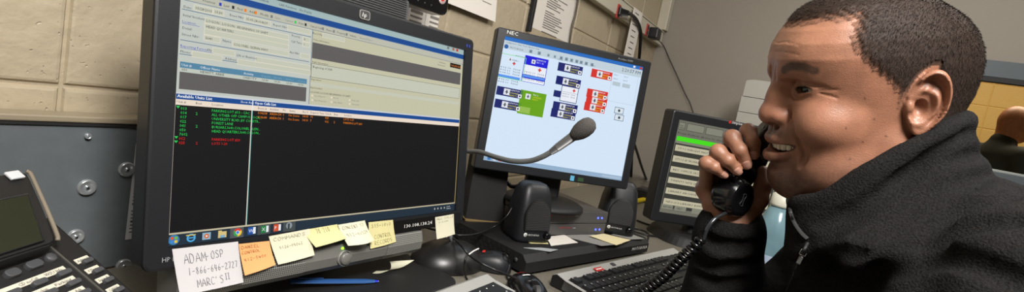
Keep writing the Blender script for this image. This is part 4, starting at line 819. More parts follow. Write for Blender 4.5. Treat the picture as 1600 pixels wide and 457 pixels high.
# ------------------------------------------------------------------ mice
def mouse(name, lab, c, deg, L=.115, Wd=.064, H=.038, mark=True, mm=None, rr=None):
    t = thing(name, lab, 'mouse', tuple(c)); Tm = frm(c, deg); b = B(); V = []; nu, nv = 28, 12; mm = mm or M_gloss
    for j in range(nv+1):
        ph = (j/nv)*math.pi/2
        for i in range(nu):
            a = 2*math.pi*i/nu; ex = .8; cx = abs(math.cos(a))**ex*math.copysign(1, math.cos(a)); sy = abs(math.sin(a))**ex*math.copysign(1, math.sin(a))
            r = math.cos(ph)**.55; V.append(Tm @ Vector((cx*L/2*r, sy*Wd/2*r*(1-.08*cx), .0006+H*math.sin(ph)*(1-.18*cx*(1 if cx > 0 else .4)))))
    Fc = [(j*nu+i, j*nu+(i+1) % nu, (j+1)*nu+(i+1) % nu, (j+1)*nu+i) for j in range(nv) for i in range(nu)]+[tuple(range(nu))[::-1]]
    b.add(V, Fc, mm, True); b.obj('shell', t)
    if mark:
        b = B(); P = Tm @ Vector((.030, 0, H*.90)); b.cyl(P+Tm.to_3x3() @ Vector((0, -.004, -.002)), P+Tm.to_3x3() @ Vector((0, .004, -.002)), .009, M_dkgrey, seg=20); b.obj('wheel', t)
    return t, Tm
mp = Vector(aZ(827, 453, DZ+.02)); t, Tm = mouse('computer_mouse', 'glossy black mouse with a red label and a white mark, between the two keyboards', (mp.x, mp.y, DZ), 232, L=.122, Wd=.074)
def strip(t, Tm, H, x, y, w, h, m, name, lab, L=.118, Wd=.066):
    b = B(); V = []
    for j in (-1, 0, 1):
        for i in range(-3, 4):
            xx = x+j*h/2; yy = y+i*w/6; r2 = min(.98, math.sqrt((xx/(L/2))**2+(yy/(Wd/2))**2)); ph = math.acos(min(1, r2**(1/.55))) ; cx = xx/(L/2)/max(r2, .05)
            V.append(Tm @ Vector((xx, yy, .0022+H*math.sin(ph)*(1-.18*cx*(1 if cx > 0 else .4)))))
    b.add(V, [(j*7+i, (j+1)*7+i, (j+1)*7+i+1, j*7+i+1) for j in range(2) for i in range(6)], m); lbl(b.obj(name, t), lab)
strip(t, Tm, .038, -.038, 0, .036, .009, M_red, 'asset_label', 'small red label', .122, .074); strip(t, Tm, .038, -.016, -.004, .016, .004, M_wht, 'white_mark', 'small white mark', .122, .074)
mp2 = Vector(aZ(757, 404, DZ+.02)); t, Tm = mouse('computer_mouse', 'dark mouse half hidden behind cables, against the perforated side of the black box', (mp2.x+.006, mp2.y-.010, DZ), 118, L=.100, Wd=.060, H=.036, mark=False, mm=M_blk)
strip(t, Tm, .036, .016, -.012, .020, .006, M_red, 'asset_label', 'small red label', .105, .06)
# ------------------------------------------------------------------ gooseneck microphone
dm = Vector(aZ(706, 408, DZ+.012)); t = thing('gooseneck_microphone', 'grey gooseneck microphone on a domed black base, its head in front of the square monitor', 'microphone', (dm.x, dm.y, DZ))
M_dome = mat('satin_black_dome', (30, 29, 29), .34)
b = B(); Td = frm((dm.x+.004, dm.y+.012, DZ), -20) @ Matrix.Diagonal((1.06, .80, 1, 1)); b.lathe([(0, .050), (.02, .0495), (.045, .044), (.066, .032), (.078, .016), (.081, .004), (.080, .0006), (0, .0004)], M_dome, Td, 48); b.obj('base', t)
M_neck = mat('grey_gooseneck', (128, 130, 131), .38, metal=.5, bump=.5, bscale=900)
b = B(); gp = [Vector((dm.x+.01, dm.y+.01, DZ+.045)), Vector((dm.x-.02, dm.y+.06, DZ+.13)), aD(700, 228, 1.17), aD(727, 236, 1.13), aD(750, 238, 1.09), aD(775, 246, 1.04), aD(800, 252, 1.0), aD(826, 252, .975), aD(846, 246, .955), aD(866, 235, .94)]
b.tube(gp, .0052, M_neck, 12, 8); b.obj('gooseneck', t)
a = Vector(aD(864, 236, .942)); c = Vector(aD(896, 213, .918)); ax = (c-a).normalized()
b = B(); b.cyl(a-ax*.004, a+ax*.012, .0060, M_dkgrey, .0075); b.cyl(a+ax*.012, c, .0078, mat('mic_barrel_grey', (96, 96, 96), .4, metal=.4), .0088); b.obj('mic_barrel', t)
b = B(); Tq = Matrix.Translation(c-ax*.002) @ ax.to_track_quat('Z', 'Y').to_matrix().to_4x4(); b.lathe([(0, 0), (.0088, 0), (.0115, .006), (.0150, .015), (.0165, .026), (.0158, .036), (.0125, .044), (.006, .0485), (0, .0495)], mat('foam_windscreen', (78, 74, 72), .95, bump=1.5, bscale=700), Tq, 28); lbl(b.obj('foam_windscreen', t), 'dark grey foam tip')
# cables on the desk
def cable(name, lab, pts, r=.0022, m=None): b = B(); b.tube(pts, r, m or M_cable, 8, 8); return tag(b.obj(name), lab, 'cable')
cable('speaker_cable', 'black cable running from behind the widescreen monitor corner to the left speaker', [aZ(650, 352, DZ+.045), aZ(680, 360, DZ+.046), aZ(715, 368, DZ+.056), aZ(745, 366, DZ+.056), aZ(770, 356, DZ+.062), aD(790, 340, 1.19), aD(800, 325, 1.2)], .0024)
cable('mouse_cable', 'black cable draped from the domed base past the perforated box side to the front mouse', [aZ(706, 370, DZ+.058), aZ(722, 386, DZ+.056), aZ(733, 399, DZ+.046), aZ(752, 412, DZ+.043), aZ(775, 423, DZ+.035), aZ(797, 432, DZ+.034), aZ(815, 441, DZ+.034)], .0026)
cable('looped_cable', 'thin black cable looping beside the perforated box side', [aZ(762, 420, DZ+.004), aZ(768, 414, DZ+.012), aZ(776, 404, DZ+.026), aZ(783, 398, DZ+.035), aZ(792, 400, DZ+.04), aZ(796, 415, DZ+.02), aZ(792, 428, DZ+.008), aZ(794, 437, DZ+.003), aZ(806, 446, DZ+.003)], .0020)
cable('hanging_cable', 'short black cable hanging over the front of the domed base', [aZ(730, 398, DZ+.058), aZ(726, 410, DZ+.045), aZ(726, 422, DZ+.022), aZ(728, 433, DZ+.003), aZ(733, 441, DZ+.003), aZ(748, 452, DZ+.003)], .0020)
b = B(); q = [aZ(733, 398, DZ+.054), aZ(740, 393, DZ+.054), aZ(748, 389, DZ+.054)]; b.tube(q, .0016, M_wht, 6, 4); tag(b.obj('cable_tie'), 'white twist tie around the cables by the domed base', 'cable tie')
cable('desk_cable', 'thin dark cable lying on the desk between the black box and touch monitor, lower one', [aZ(985, 357, DZ+.003), aZ(1002, 360, DZ+.003), aZ(1013, 366, DZ+.003), aZ(1012, 377, DZ+.003)], .0030)
cable('desk_cable', 'long dark cable lying on the desk from the right small speaker toward the raised arm', [aZ(990, 362, DZ+.003), aZ(1012, 368, DZ+.003), aZ(1035, 372, DZ+.003), aZ(1060, 382, DZ+.003), aZ(1090, 386, DZ+.003)], .0030)
cable('desk_cable', 'dark cable along the foot of the touch monitor', [aZ(995, 345, DZ+.003), aZ(1015, 352, DZ+.003), aZ(1045, 358, DZ+.003), aZ(1078, 372, DZ+.003)], .0035)
cable('monitor_cable', 'black looping cable seen against the block wall right of the widescreen monitor', [aY(716, 352, .8), aY(727, 338, .8), aY(733, 325, .8), aY(726, 318, .8), aY(716, 322, .8)], .0028)
cable('video_cable', 'black cable looping below the square monitor left corner', [aD(792, 285, 1.42), aD(800, 292, 1.42), aD(812, 290, 1.42), aD(826, 282, 1.42), aD(840, 284, 1.45)], .006)
# pen and curled note on the monitor foot
t = thing('ballpoint_pen', 'translucent blue ballpoint pen lying below the speaker bar', 'pen', tuple(aZ(515, 440, DZ+.02)))
pa = Vector(aZ(437, 440, DZ+.030)); pb = Vector(aZ(592, 440, DZ+.016)); dd = (pb-pa); Lp = dd.length; ax = dd/Lp
M_pb = mat('translucent_blue_barrel', (44, 84, 140), .2, coat=.5); M_pcap = mat('blue_ink_tip', (25, 35, 215), .3)
pa2 = pb-ax*.148
b = B(); b.cyl(pa2, pb-ax*.026, .0038, M_pb, seg=16); b.cyl(pb-ax*.026, pb-ax*.008, .0039, M_pb, .0026); b.obj('barrel', t)
b = B(); b.cyl(pb-ax*.009, pb-ax*.0015, .0024, M_pcap, .0012); b.cyl(pb-ax*.0016, pb, .0008, M_steel, .0004); lbl(b.obj('tip', t), 'bright blue tip')
b = B(); b.cyl(pa2+ax*.03, pb-ax*.03, .0012, mat('ink_tube', (150, 95, 90), .3), seg=8); b.box(pa2+ax*.03+Z3*.0052, (.040, .0035, .0015), M_pb, .0005, (ax).to_track_quat('X', 'Z').to_matrix()); b.obj('clip', t)
tip = Vector(aZ(614, 424, DZ+.0135)); b = B(); V = []; n = 10
e0, e1 = Vector(aZ(585, 427, DZ+.0135)), Vector(aZ(607, 418, DZ+.0135)); 
near = [(582, 428, .0130), (592, 428, .0134), (603, 425, .0150), (610, 421, .0190), (611, 415, .0260), (609, 409, .0320)]
far_ = [(588, 424, .0130), (597, 424, .0134), (612, 422, .0150), (626, 419, .0200), (638, 413, .0270), (647, 407, .0330)]
A_1 = cr([Vector(aZ(px, py, DZ+z_)) for px, py, z_ in near], 4); A_2 = cr([Vector(aZ(px, py, DZ+z_)) for px, py, z_ in far_], 4)
V = []
for p_, q_ in zip(A_1, A_2): V += [p_, q_]
n = len(A_1)-1; m0 = len(V); V += [v+Vector((.0004, .0004, 0)) for v in V]
Fc = [(2*j, 2*j+1, 2*j+3, 2*j+2) for j in range(n)]+[(m0+2*j, m0+2*j+2, m0+2*j+3, m0+2*j+1) for j in range(n)]
b.add(V, Fc, M_ny, True); tag(b.obj('curled_note'), 'curled pale note standing on the widescreen monitor foot', 'sticky note')
# ------------------------------------------------------------------ bottle beyond the chest
bp = Vector(aD(1214, 350, 1.30)); t = thing('spray_bottle', 'translucent blue bottle with a white cap, seen between the raised hand and the collar', 'bottle', (bp.x, bp.y, DZ))
M_bt = mat('blue_translucent_plastic', (140, 178, 190), .15, trans=.35, var=.25, vscale=14); Tm = frm((bp.x, bp.y, DZ), 20)
zc = aD(1214, 322, 1.30)[2]-DZ
b = B(); b.lathe([(0, .0005), (.043, .0005), (.047, .006), (.047, zc*.55), (.043, zc*.78), (.03, zc*.95), (.022, zc*1.0), (0, zc*1.0)], M_bt, Tm, 32); b.obj('body', t)
b = B(); b.lathe([(.0476, zc*.12), (.0478, zc*.13), (.0478, zc*.45), (.0476, zc*.46)], mat('bottle_label', (196, 206, 208), .5, col2=(70, 110, 170), vscale=22), Tm, 32); b.obj('label', t)
b = B(); b.lathe([(0, zc), (.026, zc), (.028, zc+.006), (.026, zc+.03), (.018, zc+.036), (0, zc+.036)], mat('white_cap', (214, 212, 196), .45), Tm, 24); b.box(Tm @ Vector((.0, -.024, zc+.027)), (.02, .05, .014), mat('white_cap', (1, 1, 1)), .004, Tm.to_3x3()); lbl(b.obj('cap', t), 'white cap')
# ------------------------------------------------------------------ desk phone at far left
u3 = Vector((math.cos(R_(29)), math.sin(R_(29)), 0)); v3 = Vector((-math.sin(R_(29))*math.cos(R_(32)), math.cos(R_(29))*math.cos(R_(32)), math.sin(R_(32)))); n3 = u3.cross(v3)
PP = Vector(C0+.55*ray(125, 410)); RP = Matrix((u3, v3, n3)).transposed(); TP = Matrix.Translation(PP) @ RP.to_4x4()
t = thing('desk_phone', 'black multi-line desk phone with tilted display and labelled key rows, far left', 'telephone', (.2, .6, DZ))
def pq(px, py, h=0):
    P = Vector(on(px, py, n3, n3.dot(PP)+h))-PP; return P.dot(u3), P.dot(v3)
def pbx(b, u0, v0, u1, v1, w0, w1, m, bev=0): b.box(TP @ Vector(((u0+u1)/2, (v0+v1)/2, (w0+w1)/2)), (abs(u1-u0), abs(v1-v0), w1-w0), m, bev, RP)
M_ph = mat('phone_black', (24, 23, 23), .55, bump=.3, bscale=900); M_pk = mat('phone_key_grey', (70, 71, 74), .45); M_pl = mat('paper_key_label', (206, 202, 186), .7); M_trim = mat('phone_beige_trim', (128, 118, 104), .45)
b = B(); b.prism([(-.26, -.13), (.0155, -.13), (.0200, .066), (-.26, .066)], -.022, 0, M_ph, TP, .003); b.obj('body', t)
b = B(); pbx(b, -.012, -.13, -.0100, .064, 0, .0014, mat('seam_grey', (78, 76, 72), .5)); b.obj('seam', t)
foot = [TP @ Vector(p) for p in ((-.25, .06, -.022), (.012, .06, -.022), (.012, -.03, -.022), (-.25, -.03, -.022))]
b = B(); V = foot+[Vector((p.x, p.y, DZ+.0006)) for p in foot]; b.add(V, [(0, 1, 2, 3), (4, 7, 6, 5), (0, 4, 5, 1), (1, 5, 6, 2), (2, 6, 7, 3), (3, 7, 4, 0)], M_blk2); b.obj('stand', t)
# display: raised tilted pod
HD_ = .020
d0 = pq(90, 381, .004); dT = pq(45, 267, HD_+.01)
sa, sb_ = pq(84, 388, .004), pq(0, 415, .004)
uR = d0[0]; uL = uR-.21; vBm = d0[1]; vTp = pq(45, 267, HD_)[1]
b = B(); sh = Matrix(((1, .16, 0, 0), (0, 1, 0, 0), (0, 0, 1, 0), (0, 0, 0, 1)))
POD = [pq(px, py, .0190) for px, py in ((-70, 281), (0, 271), (36, 267), (43, 269), (49, 280), (70, 330), (87, 372), (87, 378), (82, 382), (0, 408), (-70, 430))][::-1]
pcu = sum(p[0] for p in POD)/len(POD); pcv = sum(p[1] for p in POD)/len(POD)
def pod(inset, w0, w1, m, bev):
    k_ = 1-inset*14; b.prism([(pcu+(x-pcu)*k_, pcv+(y-pcv)*k_) for x, y in POD], w0, w1, m, TP, bev)
pod(.001, -.012, .0165, M_ph, .003); b.obj('display_hood', t)
b = B(); tr = [TP @ Vector((*pq(px, py, .0165), .0165)) for px, py in ((41, 268), (47, 271), (54, 285), (73, 328), (89, 367), (90, 376))]; b.tube(tr, .0022, M_trim, 8, 4); lbl(b.obj('display_trim', t), 'beige edge trim')
b = B(); pod(.0035, .0, .0190, M_ph, .0015); b.obj('display_bezel', t)
g = [pq(*p, .0207) for p in ((0, 313), (43, 304), (68, 377), (0, 397))]
M_lcdo = mat('unlit_green_lcd', (44, 46, 34), .16)
sl = (g[3][1]-g[2][1])/(g[3][0]-g[2][0])
b = B(); Vq = [TP @ Vector((x, y, .0208)) for x, y in ((g[1][0]-.14, g[1][1]), g[1], g[2], (g[2][0]-.14, g[2][1]))]; b.add(Vq, [(3, 2, 1, 0)], M_lcdo); 
b.tube([v+n3*.0003 for v in Vq+[Vq[0]]], .0009, M_blk, 6, 1); lbl(b.obj('display', t), 'unlit greenish display')
b = B(); w1 = pq(10, 276, .0207); w2 = pq(34, 274, .0207); b.box(TP @ Vector(((w1[0]+w2[0])/2, w1[1]-.001, .0215)), (w2[0]-w1[0], .011, .003), mat('white_indicator', (205, 208, 210), .3), .001, RP); lbl(b.obj('message_light', t), 'white message light')
# keys
def pkey(u, v, w, h, shp='r', lab=None):
    b = B(); T = TP @ Matrix.Translation((u, v, 0))
    if shp == 'c': b.lathe([(0, .0042), (h*.42, .004), (h*.5, .003), (h*.52, 0)], M_pk, T, 24)
    else: b.prism(rrect(w, h, h*.42, 5), .0002, .0045, M_pk, T, .001, taper=.95)
    return b.obj('key', t)
k = pq(78, 405); pkey(k[0], k[1], .010, .0105, 'c')
for a, c in (((35, 422), (64, 409)), ((0, 434), (31, 424))):
    p, q = pq(*a), pq(*c); pkey((p[0]+q[0])/2, (p[1]+q[1])/2-.001, abs(q[0]-p[0])-.004, .0095)
b = B(); h_ = pq(58, 402.5); b.text('Help', TP @ Vector((h_[0]-.002, h_[1]+.001, .0006)), u3, v3, .0034, M_wht); b.obj('key_print', t)
rows = [((99, 416.5), ['Page', '911', 'CD noCall', 'WSU Info', '']), ((114, 431.5), ['ADC', 'Roads', 'CDBackup', 'Parking', '']), ((129, 447.5), ['Fire', 'Gate', 'Dispatch', 'Open Ask', '']), ((144, 463), ['A', 'B', 'C', 'D', ''])]
for (px, py), names in rows:
    r = pq(px, py); b = B(); pbx(b, r[0]-.125, r[1]-.0058, r[0]-.001, r[1]+.0002, .0002, .0008, M_pl)
    for i in range(4): b.text(names[3-i], TP @ Vector((r[0]-.024-i*.0265, r[1]-.0046, .0012)), u3, v3, .0034, M_print, w=min(.019, .0026*len(names[3-i])))
    lbl(b.obj('label_strip', t), 'cream paper label strip')
    for i in range(4): pkey(r[0]-.008-i*.0265, r[1]-.0085, .0155, .0062)
for i, (px, py) in enumerate(((134.8, 400), (150.8, 415), (166.8, 429.7), (182.8, 445))):
    r = pq(px, py); b = B(); pbx(b, r[0]-.0165, r[1]-.0066, r[0], r[1], .0002, .0008, M_pl); b.text(('Admin 1', '4 Phone', 'Supr A', 'CallSOL')[i], TP @ Vector((r[0]-.0150, r[1]-.0050, .0012)), u3, v3, .0032, M_print, w=.0125); lbl(b.obj('key_label', t), 'cream paper key label')
    pkey(r[0]-.0065, r[1]-.0075, .0125, .0060)
# ================================================================== SCULPTED FORMS (implicit surfaces meshed by surface nets)
class G:
    def __init__(s, lo, hi, h):
        s.lo = np.array(lo, float); s.h = h; s.n = np.ceil((np.array(hi)-s.lo)/h).astype(int)+1
        s.F = np.full(tuple(s.n), 1.0, np.float32); s.ax = [s.lo[i]+h*np.arange(s.n[i]) for i in range(3)]
    def sub_(s, lo, hi):
        a = np.clip(np.floor((np.asarray(lo)-s.lo)/s.h).astype(int), 0, s.n); b = np.clip(np.ceil((np.asarray(hi)-s.lo)/s.h).astype(int)+1, 0, s.n)
        if (b <= a).any(): return None
        sl = tuple(slice(a[i], b[i]) for i in range(3)); X = np.meshgrid(*[s.ax[i][sl[i]] for i in range(3)], indexing='ij', sparse=True); return sl, X
    def op(s, fn, lo, hi, k=.004, sub=False, pad=None):
        pad = (k*1.1+2*s.h) if pad is None else pad
        r = s.sub_(np.asarray(lo)-pad, np.asarray(hi)+pad)
        if r is None: return
        sl, X = r; d = fn(*X).astype(np.float32); A = s.F[sl]
        if sub: d = -d; h = np.maximum(k-np.abs(A-d), 0)/k; s.F[sl] = np.maximum(A, d)+h*h*k/4
        else: h = np.maximum(k-np.abs(A-d), 0)/k; s.F[sl] = np.minimum(A, d)-h*h*k/4
    def ell(s, c, r, k=.004, sub=False, rot=None):
        c = np.asarray(c, float); r = np.asarray(r, float); R3 = None if rot is None else np.asarray(rot)
        def fn(x, y, z):
            x, y, z = x-c[0], y-c[1], z-c[2]
            if R3 is not None: x, y, z = (R3[0, 0]*x+R3[1, 0]*y+R3[2, 0]*z, R3[0, 1]*x+R3[1, 1]*y+R3[2, 1]*z, R3[0, 2]*x+R3[1, 2]*y+R3[2, 2]*z)
            k0 = np.sqrt((x/r[0])**2+(y/r[1])**2+(z/r[2])**2); k1 = np.sqrt((x/r[0]**2)**2+(y/r[1]**2)**2+(z/r[2]**2)**2)+1e-9
            return np.where(k0 < 1e-4, -min(r), k0*(k0-1)/k1)
        m = max(r) if rot is not None else r; s.op(fn, c-m, c+m, k, sub)
    def cap(s, a, b, r0, r1=None, k=.004, sub=False):
        a = np.asarray(a, float); b = np.asarray(b, float); r1 = r0 if r1 is None else r1; d = b-a; L2 = max(d@d, 1e-12)
        def fn(x, y, z):
            x, y, z = x-a[0], y-a[1], z-a[2]; t = np.clip((x*d[0]+y*d[1]+z*d[2])/L2, 0, 1)
            return np.sqrt((x-t*d[0])**2+(y-t*d[1])**2+(z-t*d[2])**2)-(r0+(r1-r0)*t)
        m = max(r0, r1); s.op(fn, np.minimum(a, b)-m, np.maximum(a, b)+m, k, sub)
    def chain(s, pts, rs, k=.004, sub=False):
        for i in range(len(pts)-1): s.cap(pts[i], pts[i+1], rs[i], rs[i+1], k, sub)
    def val(s, p):
        q = (np.asarray(p)-s.lo)/s.h; i = np.clip(np.floor(q).astype(int), 0, s.n-2); f = q-i; v = 0
        for a in (0, 1):
            for b_ in (0, 1):
                for c_ in (0, 1): v += s.F[i[0]+a, i[1]+b_, i[2]+c_]*((f[0] if a else 1-f[0])*(f[1] if b_ else 1-f[1])*(f[2] if c_ else 1-f[2]))
        return v
    def snap(s, p, ctr=(.03, 0, 0), out=0.0):
        p = np.asarray(p, float); d = p-np.array((ctr[0], ctr[1], p[2])); d /= np.linalg.norm(d); t = .014
        while t > -.02 and s.val(p+d*t) > 0: t -= .0003
        return p+d*(t+out)
    def groove(s, pts, rs, k=.003, depth=.5):
        P_ = cr([Vector(p) for p in pts], 4); n = len(P_); R_s = np.interp(np.linspace(0, 1, n), np.linspace(0, 1, len(rs)), rs); Q_ = [s.snap(np.array(p), out=r*(1-2*depth)) for p, r in zip(P_, R_s)]
        for i in range(n-1): s.cap(Q_[i], Q_[i+1], R_s[i], R_s[i+1], k, True)
    def mesh(s):
        F = s.F; n = F.shape; I = F < 0
        c = [(0, 0, 0), (1, 0, 0), (0, 1, 0), (1, 1, 0), (0, 0, 1), (1, 0, 1), (0, 1, 1), (1, 1, 1)]
        cnt = np.zeros((n[0]-1, n[1]-1, n[2]-1), np.int8)
        for q in c: cnt += I[q[0]:n[0]-1+q[0], q[1]:n[1]-1+q[1], q[2]:n[2]-1+q[2]]
        cell = np.argwhere((cnt > 0) & (cnt < 8)); idx = np.full(cnt.shape, -1, np.int64); idx[tuple(cell.T)] = np.arange(len(cell))
        vals = np.stack([F[cell[:, 0]+q[0], cell[:, 1]+q[1], cell[:, 2]+q[2]] for q in c], 1).astype(float); ca = np.array(c, float)
        P = np.zeros((len(cell), 3)); w = np.zeros(len(cell))
        for i, j in ((0, 1), (2, 3), (4, 5), (6, 7), (0, 2), (1, 3), (4, 6), (5, 7), (0, 4), (1, 5), (2, 6), (3, 7)):
            a, b = vals[:, i], vals[:, j]; m = (a < 0) != (b < 0); t = np.where(m, a/np.where(m, a-b, 1), 0)
            P += m[:, None]*(ca[i]+(ca[j]-ca[i])*t[:, None]); w += m
        P = (P/w[:, None]+cell)*s.h+s.lo; Q = []
        for ax in range(3):
            u, v = [(1, 2), (2, 0), (0, 1)][ax]; sl0 = [slice(1, n[i]-1) for i in range(3)]; sl0[ax] = slice(0, n[ax]-1); sl1 = list(sl0); sl1[ax] = slice(1, n[ax])
            A, Bq = I[tuple(sl0)], I[tuple(sl1)]; E = np.argwhere(A != Bq); ins = A[tuple(E.T)]
            off = np.array([sl0[i].start for i in range(3)]); E = E+off; q = []
            for du, dv in ((1, 1), (0, 1), (0, 0), (1, 0)):
                e = E.copy(); e[:, u] -= du; e[:, v] -= dv; q.append(idx[tuple(e.T)])
            q = np.stack(q, 1); q[~ins] = q[~ins][:, ::-1]; Q.append(q)
        Q = np.concatenate(Q); Q = Q[(Q >= 0).all(1)]; return P, Q
def vnorm(P, Q):
    a, b, c, d = (P[Q[:, i]] for i in range(4)); nn = np.cross(c-a, d-b); N_ = np.zeros_like(P)
    for i in range(4): np.add.at(N_, Q[:, i], nn)
    return N_/(np.linalg.norm(N_, axis=1)[:, None]+1e-12)
def relax(P, Q, it=1, lam=.5, mask=None):
    P = P.copy()
    for _ in range(it):
        S_ = np.zeros_like(P); W = np.zeros(len(P))
        for i in range(4):
            for j in ((i+1) % 4, (i+3) % 4): np.add.at(S_, Q[:, i], P[Q[:, j]]); np.add.at(W, Q[:, i], 1)
        D = S_/np.maximum(W, 1)[:, None]-P; P += lam*D*(1 if mask is None else mask[:, None])
    return P
def npobj(name, P, Q, mats, parent=None, col=None, mi=None, origin=None):
    me = bpy.data.meshes.new(name)
    if parent is not None: M = np.array(MW[parent.name].inverted())
    else: origin = np.array([P[:, 0].mean(), P[:, 1].mean(), P[:, 2].min()]) if origin is None else np.array(origin); M = np.array(Matrix.Translation(Vector(-origin)))
    L = P @ M[:3, :3].T+M[:3, 3]
    me.vertices.add(len(L)); me.vertices.foreach_set('co', L.ravel()); nf = len(Q); me.loops.add(nf*4); me.loops.foreach_set('vertex_index', Q.ravel().astype(np.int32))
    me.polygons.add(nf); me.polygons.foreach_set('loop_start', np.arange(0, nf*4, 4, dtype=np.int32)); me.polygons.foreach_set('loop_total', np.full(nf, 4, np.int32))
    me.polygons.foreach_set('use_smooth', np.ones(nf, bool))
    for m in mats: me.materials.append(m)
    if mi is not None: me.polygons.foreach_set('material_index', mi.astype(np.int32))
    me.update(calc_edges=True); me.validate()
    if col is not None:
        at = me.color_attributes.new('tone', 'FLOAT_COLOR', 'POINT'); at.data.foreach_set('color', np.concatenate([col, np.ones((len(col), 1))], 1).astype(np.float32).ravel())
    o = bpy.data.objects.new(name, me); COL.objects.link(o)
    if parent is not None: o.parent = parent; MW[o.name] = MW[parent.name].copy()
    else: o.location = origin; MW[o.name] = Matrix.Translation(Vector(origin))
    return o
# ------------------------------------------------------------------ frames
HP_ = np.array([.7293, -.0497, 1.2303]); HS = 1.03
def r3(y, p, r):
    y, p, r = map(R_, (y, p, r))
    return np.array([[math.cos(y), -math.sin(y), 0], [math.sin(y), math.cos(y), 0], [0, 0, 1]]) @ np.array([[math.cos(p), 0, math.sin(p)], [0, 1, 0], [-math.sin(p), 0, math.cos(p)]]) @ np.array([[1, 0, 0], [0, math.cos(r), -math.sin(r)], [0, math.sin(r), math.cos(r)]])
HR = r3(113.64, 14.31, -7.64); BR = r3(113.64, 0, 0)
h2w = lambda P: (np.asarray(P)*HS) @ HR.T+HP_
b2w = lambda P: np.asarray(P) @ BR.T+HP_
w2b = lambda P: (np.asarray(P)-HP_) @ BR
w2h = lambda P: ((np.asarray(P)-HP_) @ HR)/HS
# ------------------------------------------------------------------ head
tb = np.array([[-.120, .045, .025, .010], [-.117, .062, .010, .026], [-.112, .074, .000, .038], [-.104, .084, -.006, .048], [-.094, .091, -.018, .055], [-.080, .0945, -.032, .0605], [-.060, .0955, -.052, .0645], [-.040, .0955, -.070, .067], [-.020, .096, -.085, .0695], [0, .0965, -.0945, .0725],
 [.020, .0975, -.098, .0755], [.038, .1010, -.0985, .0770], [.050, .1035, -.0955, .0770], [.0665, .0995, -.089, .0745], [.080, .0920, -.079, .0695], [.0905, .0835, -.066, .0635], [.100, .0745, -.053, .0555], [.1075, .064, -.039, .0455], [.113, .051, -.025, .0345], [.117, .036, -.012, .022], [.1195, .018, .004, .008]])
g = G((-.125, -.105, -.19), (.135, .105, .135), .00135)
def base(x, y, z):
    zz = np.clip(z, -.12, .1195); xf = np.interp(zz, tb[:, 0], tb[:, 1]); xb = np.interp(zz, tb[:, 0], tb[:, 2]); w = np.interp(zz, tb[:, 0], tb[:, 3])
    xm = np.clip((xf+xb)/2+.004, -.02, .03); xm = np.minimum(np.maximum(xm, xb+.004), xf-.004); a = np.where(x > xm, xf-xm, xm-xb)
    fr_ = np.where(x > xm, 1, 0); up_ = np.clip((z-.0)/.06, 0, 1); p = np.where(fr_ > 0, 2.15+.35*up_, 2.25)
    q = (np.abs((x-xm)/a)**p+np.abs(y/w)**p)**(1/p); d = (q-1)*np.minimum(a, w)*.9
    return np.maximum(d, np.maximum(z-.1195, -.120-z))
g.op(base, (-.125, -.105, -.125), (.135, .105, .125), .004)
for s_ in (1, -1):
    g.ell((.060, .042*s_, -.022), (.033, .027, .028), .016)          # cheek
    g.ell((.046, .040*s_, -.075), (.036, .026, .030), .018)          # jowl
    g.cap((.004, .054*s_, -.048), (.066, .026*s_, -.094), .016, .014, .022)
    g.cap((.0935, .013*s_, .0355), (.0785, .040*s_, .037), .0090, .0065, .012)   # brow
g.ell((.088, 0, -.089), (.0165, .023, .0185), .014); g.ell((.066, 0, -.104), (.026, .030, .016), .016)
g.ell((.083, 0, -.040), (.0205, .030, .026), .012)                   # muzzle
g.cap((-.012, 0, -.05), (-.052, 0, -.185), .058, .063, .03)          # neck
for s_ in (1, -1):
    g.ell((.0975, .0305*s_, .0178), (.0150, .0170, .0098), .009, True)
    g.ell((.0695, .0320*s_, .0170), (.0168, .0185, .0152), .005)      # eyelids over the ball
    g.ell((.0830, .0205*s_, .0150), (.0045, .0050, .0030), .004)
    def slit(x, y, z, s_=s_):
        yy = y*s_-.0350; zc = .0174+.15*yy-5.0*yy*yy; h_ = .0029*np.sqrt(np.clip(1-(yy/.0125)**2, 0, 1)); return np.maximum(np.maximum(np.abs(z-zc)-h_, np.abs(yy)-.0125), .0138-np.sqrt((x-.0698)**2+(y*s_-.0312)**2+(z-.0168)**2))
    g.op(slit, (.0675, .0172*s_ if s_ > 0 else -.0475, .010), (.105, .0475 if s_ > 0 else -.0172, .024), .0010, True, pad=0)
# nose
g.chain([(.0905, 0, .026), (.0965, 0, .008), (.1030, 0, -.008)], [.0085, .0098, .0115], .012)
g.ell((.1050, 0, -.0140), (.0128, .0125, .0112), .007)
for s_ in (1, -1):
    g.ell((.0965, .0135*s_, -.0155), (.0115, .0082, .0086), .005)
    g.ell((.1035, .0090*s_, -.0262), (.0088, .0048, .0046), .0025, True)
g.chain([(.1035, 0, -.031), (.1045, 0, -.037)], [.0022, .0022], .004, True)
# smiling mouth
up_l = [(.0795, .0310, -.0462), (.0935, .0195, -.0448), (.1020, .008, -.0418), (.1030, 0, -.0425), (.1020, -.008, -.0418), (.0935, -.0195, -.0448), (.0795, -.0310, -.0462)]
lo_l = [(.0795, .0305, -.0482), (.0925, .0195, -.0585), (.1020, .008, -.0632), (.1035, 0, -.0636), (.1020, -.008, -.0632), (.0925, -.0195, -.0585), (.0795, -.0305, -.0482)]
g.chain(up_l, [.0022, .0040, .0050, .0050, .0050, .0040, .0022], .004); g.chain(lo_l, [.0024, .0050, .0064, .0066, .0064, .0050, .0024], .004)
def mouth(x, y, z):
    zz = z+.0530-6.0*y*y; return (np.sqrt(((x-.090)/.028)**2+(y/.0300)**2+(zz/.0060)**2)-1)*.0060
g.op(mouth, (.062, -.033, -.062), (.118, .033, -.038), .0015, True)
g.chain([(.1035, .013, -.0735), (.1050, 0, -.0745), (.1035, -.013, -.0735)], [.0030, .0036, .0030], .006, True)
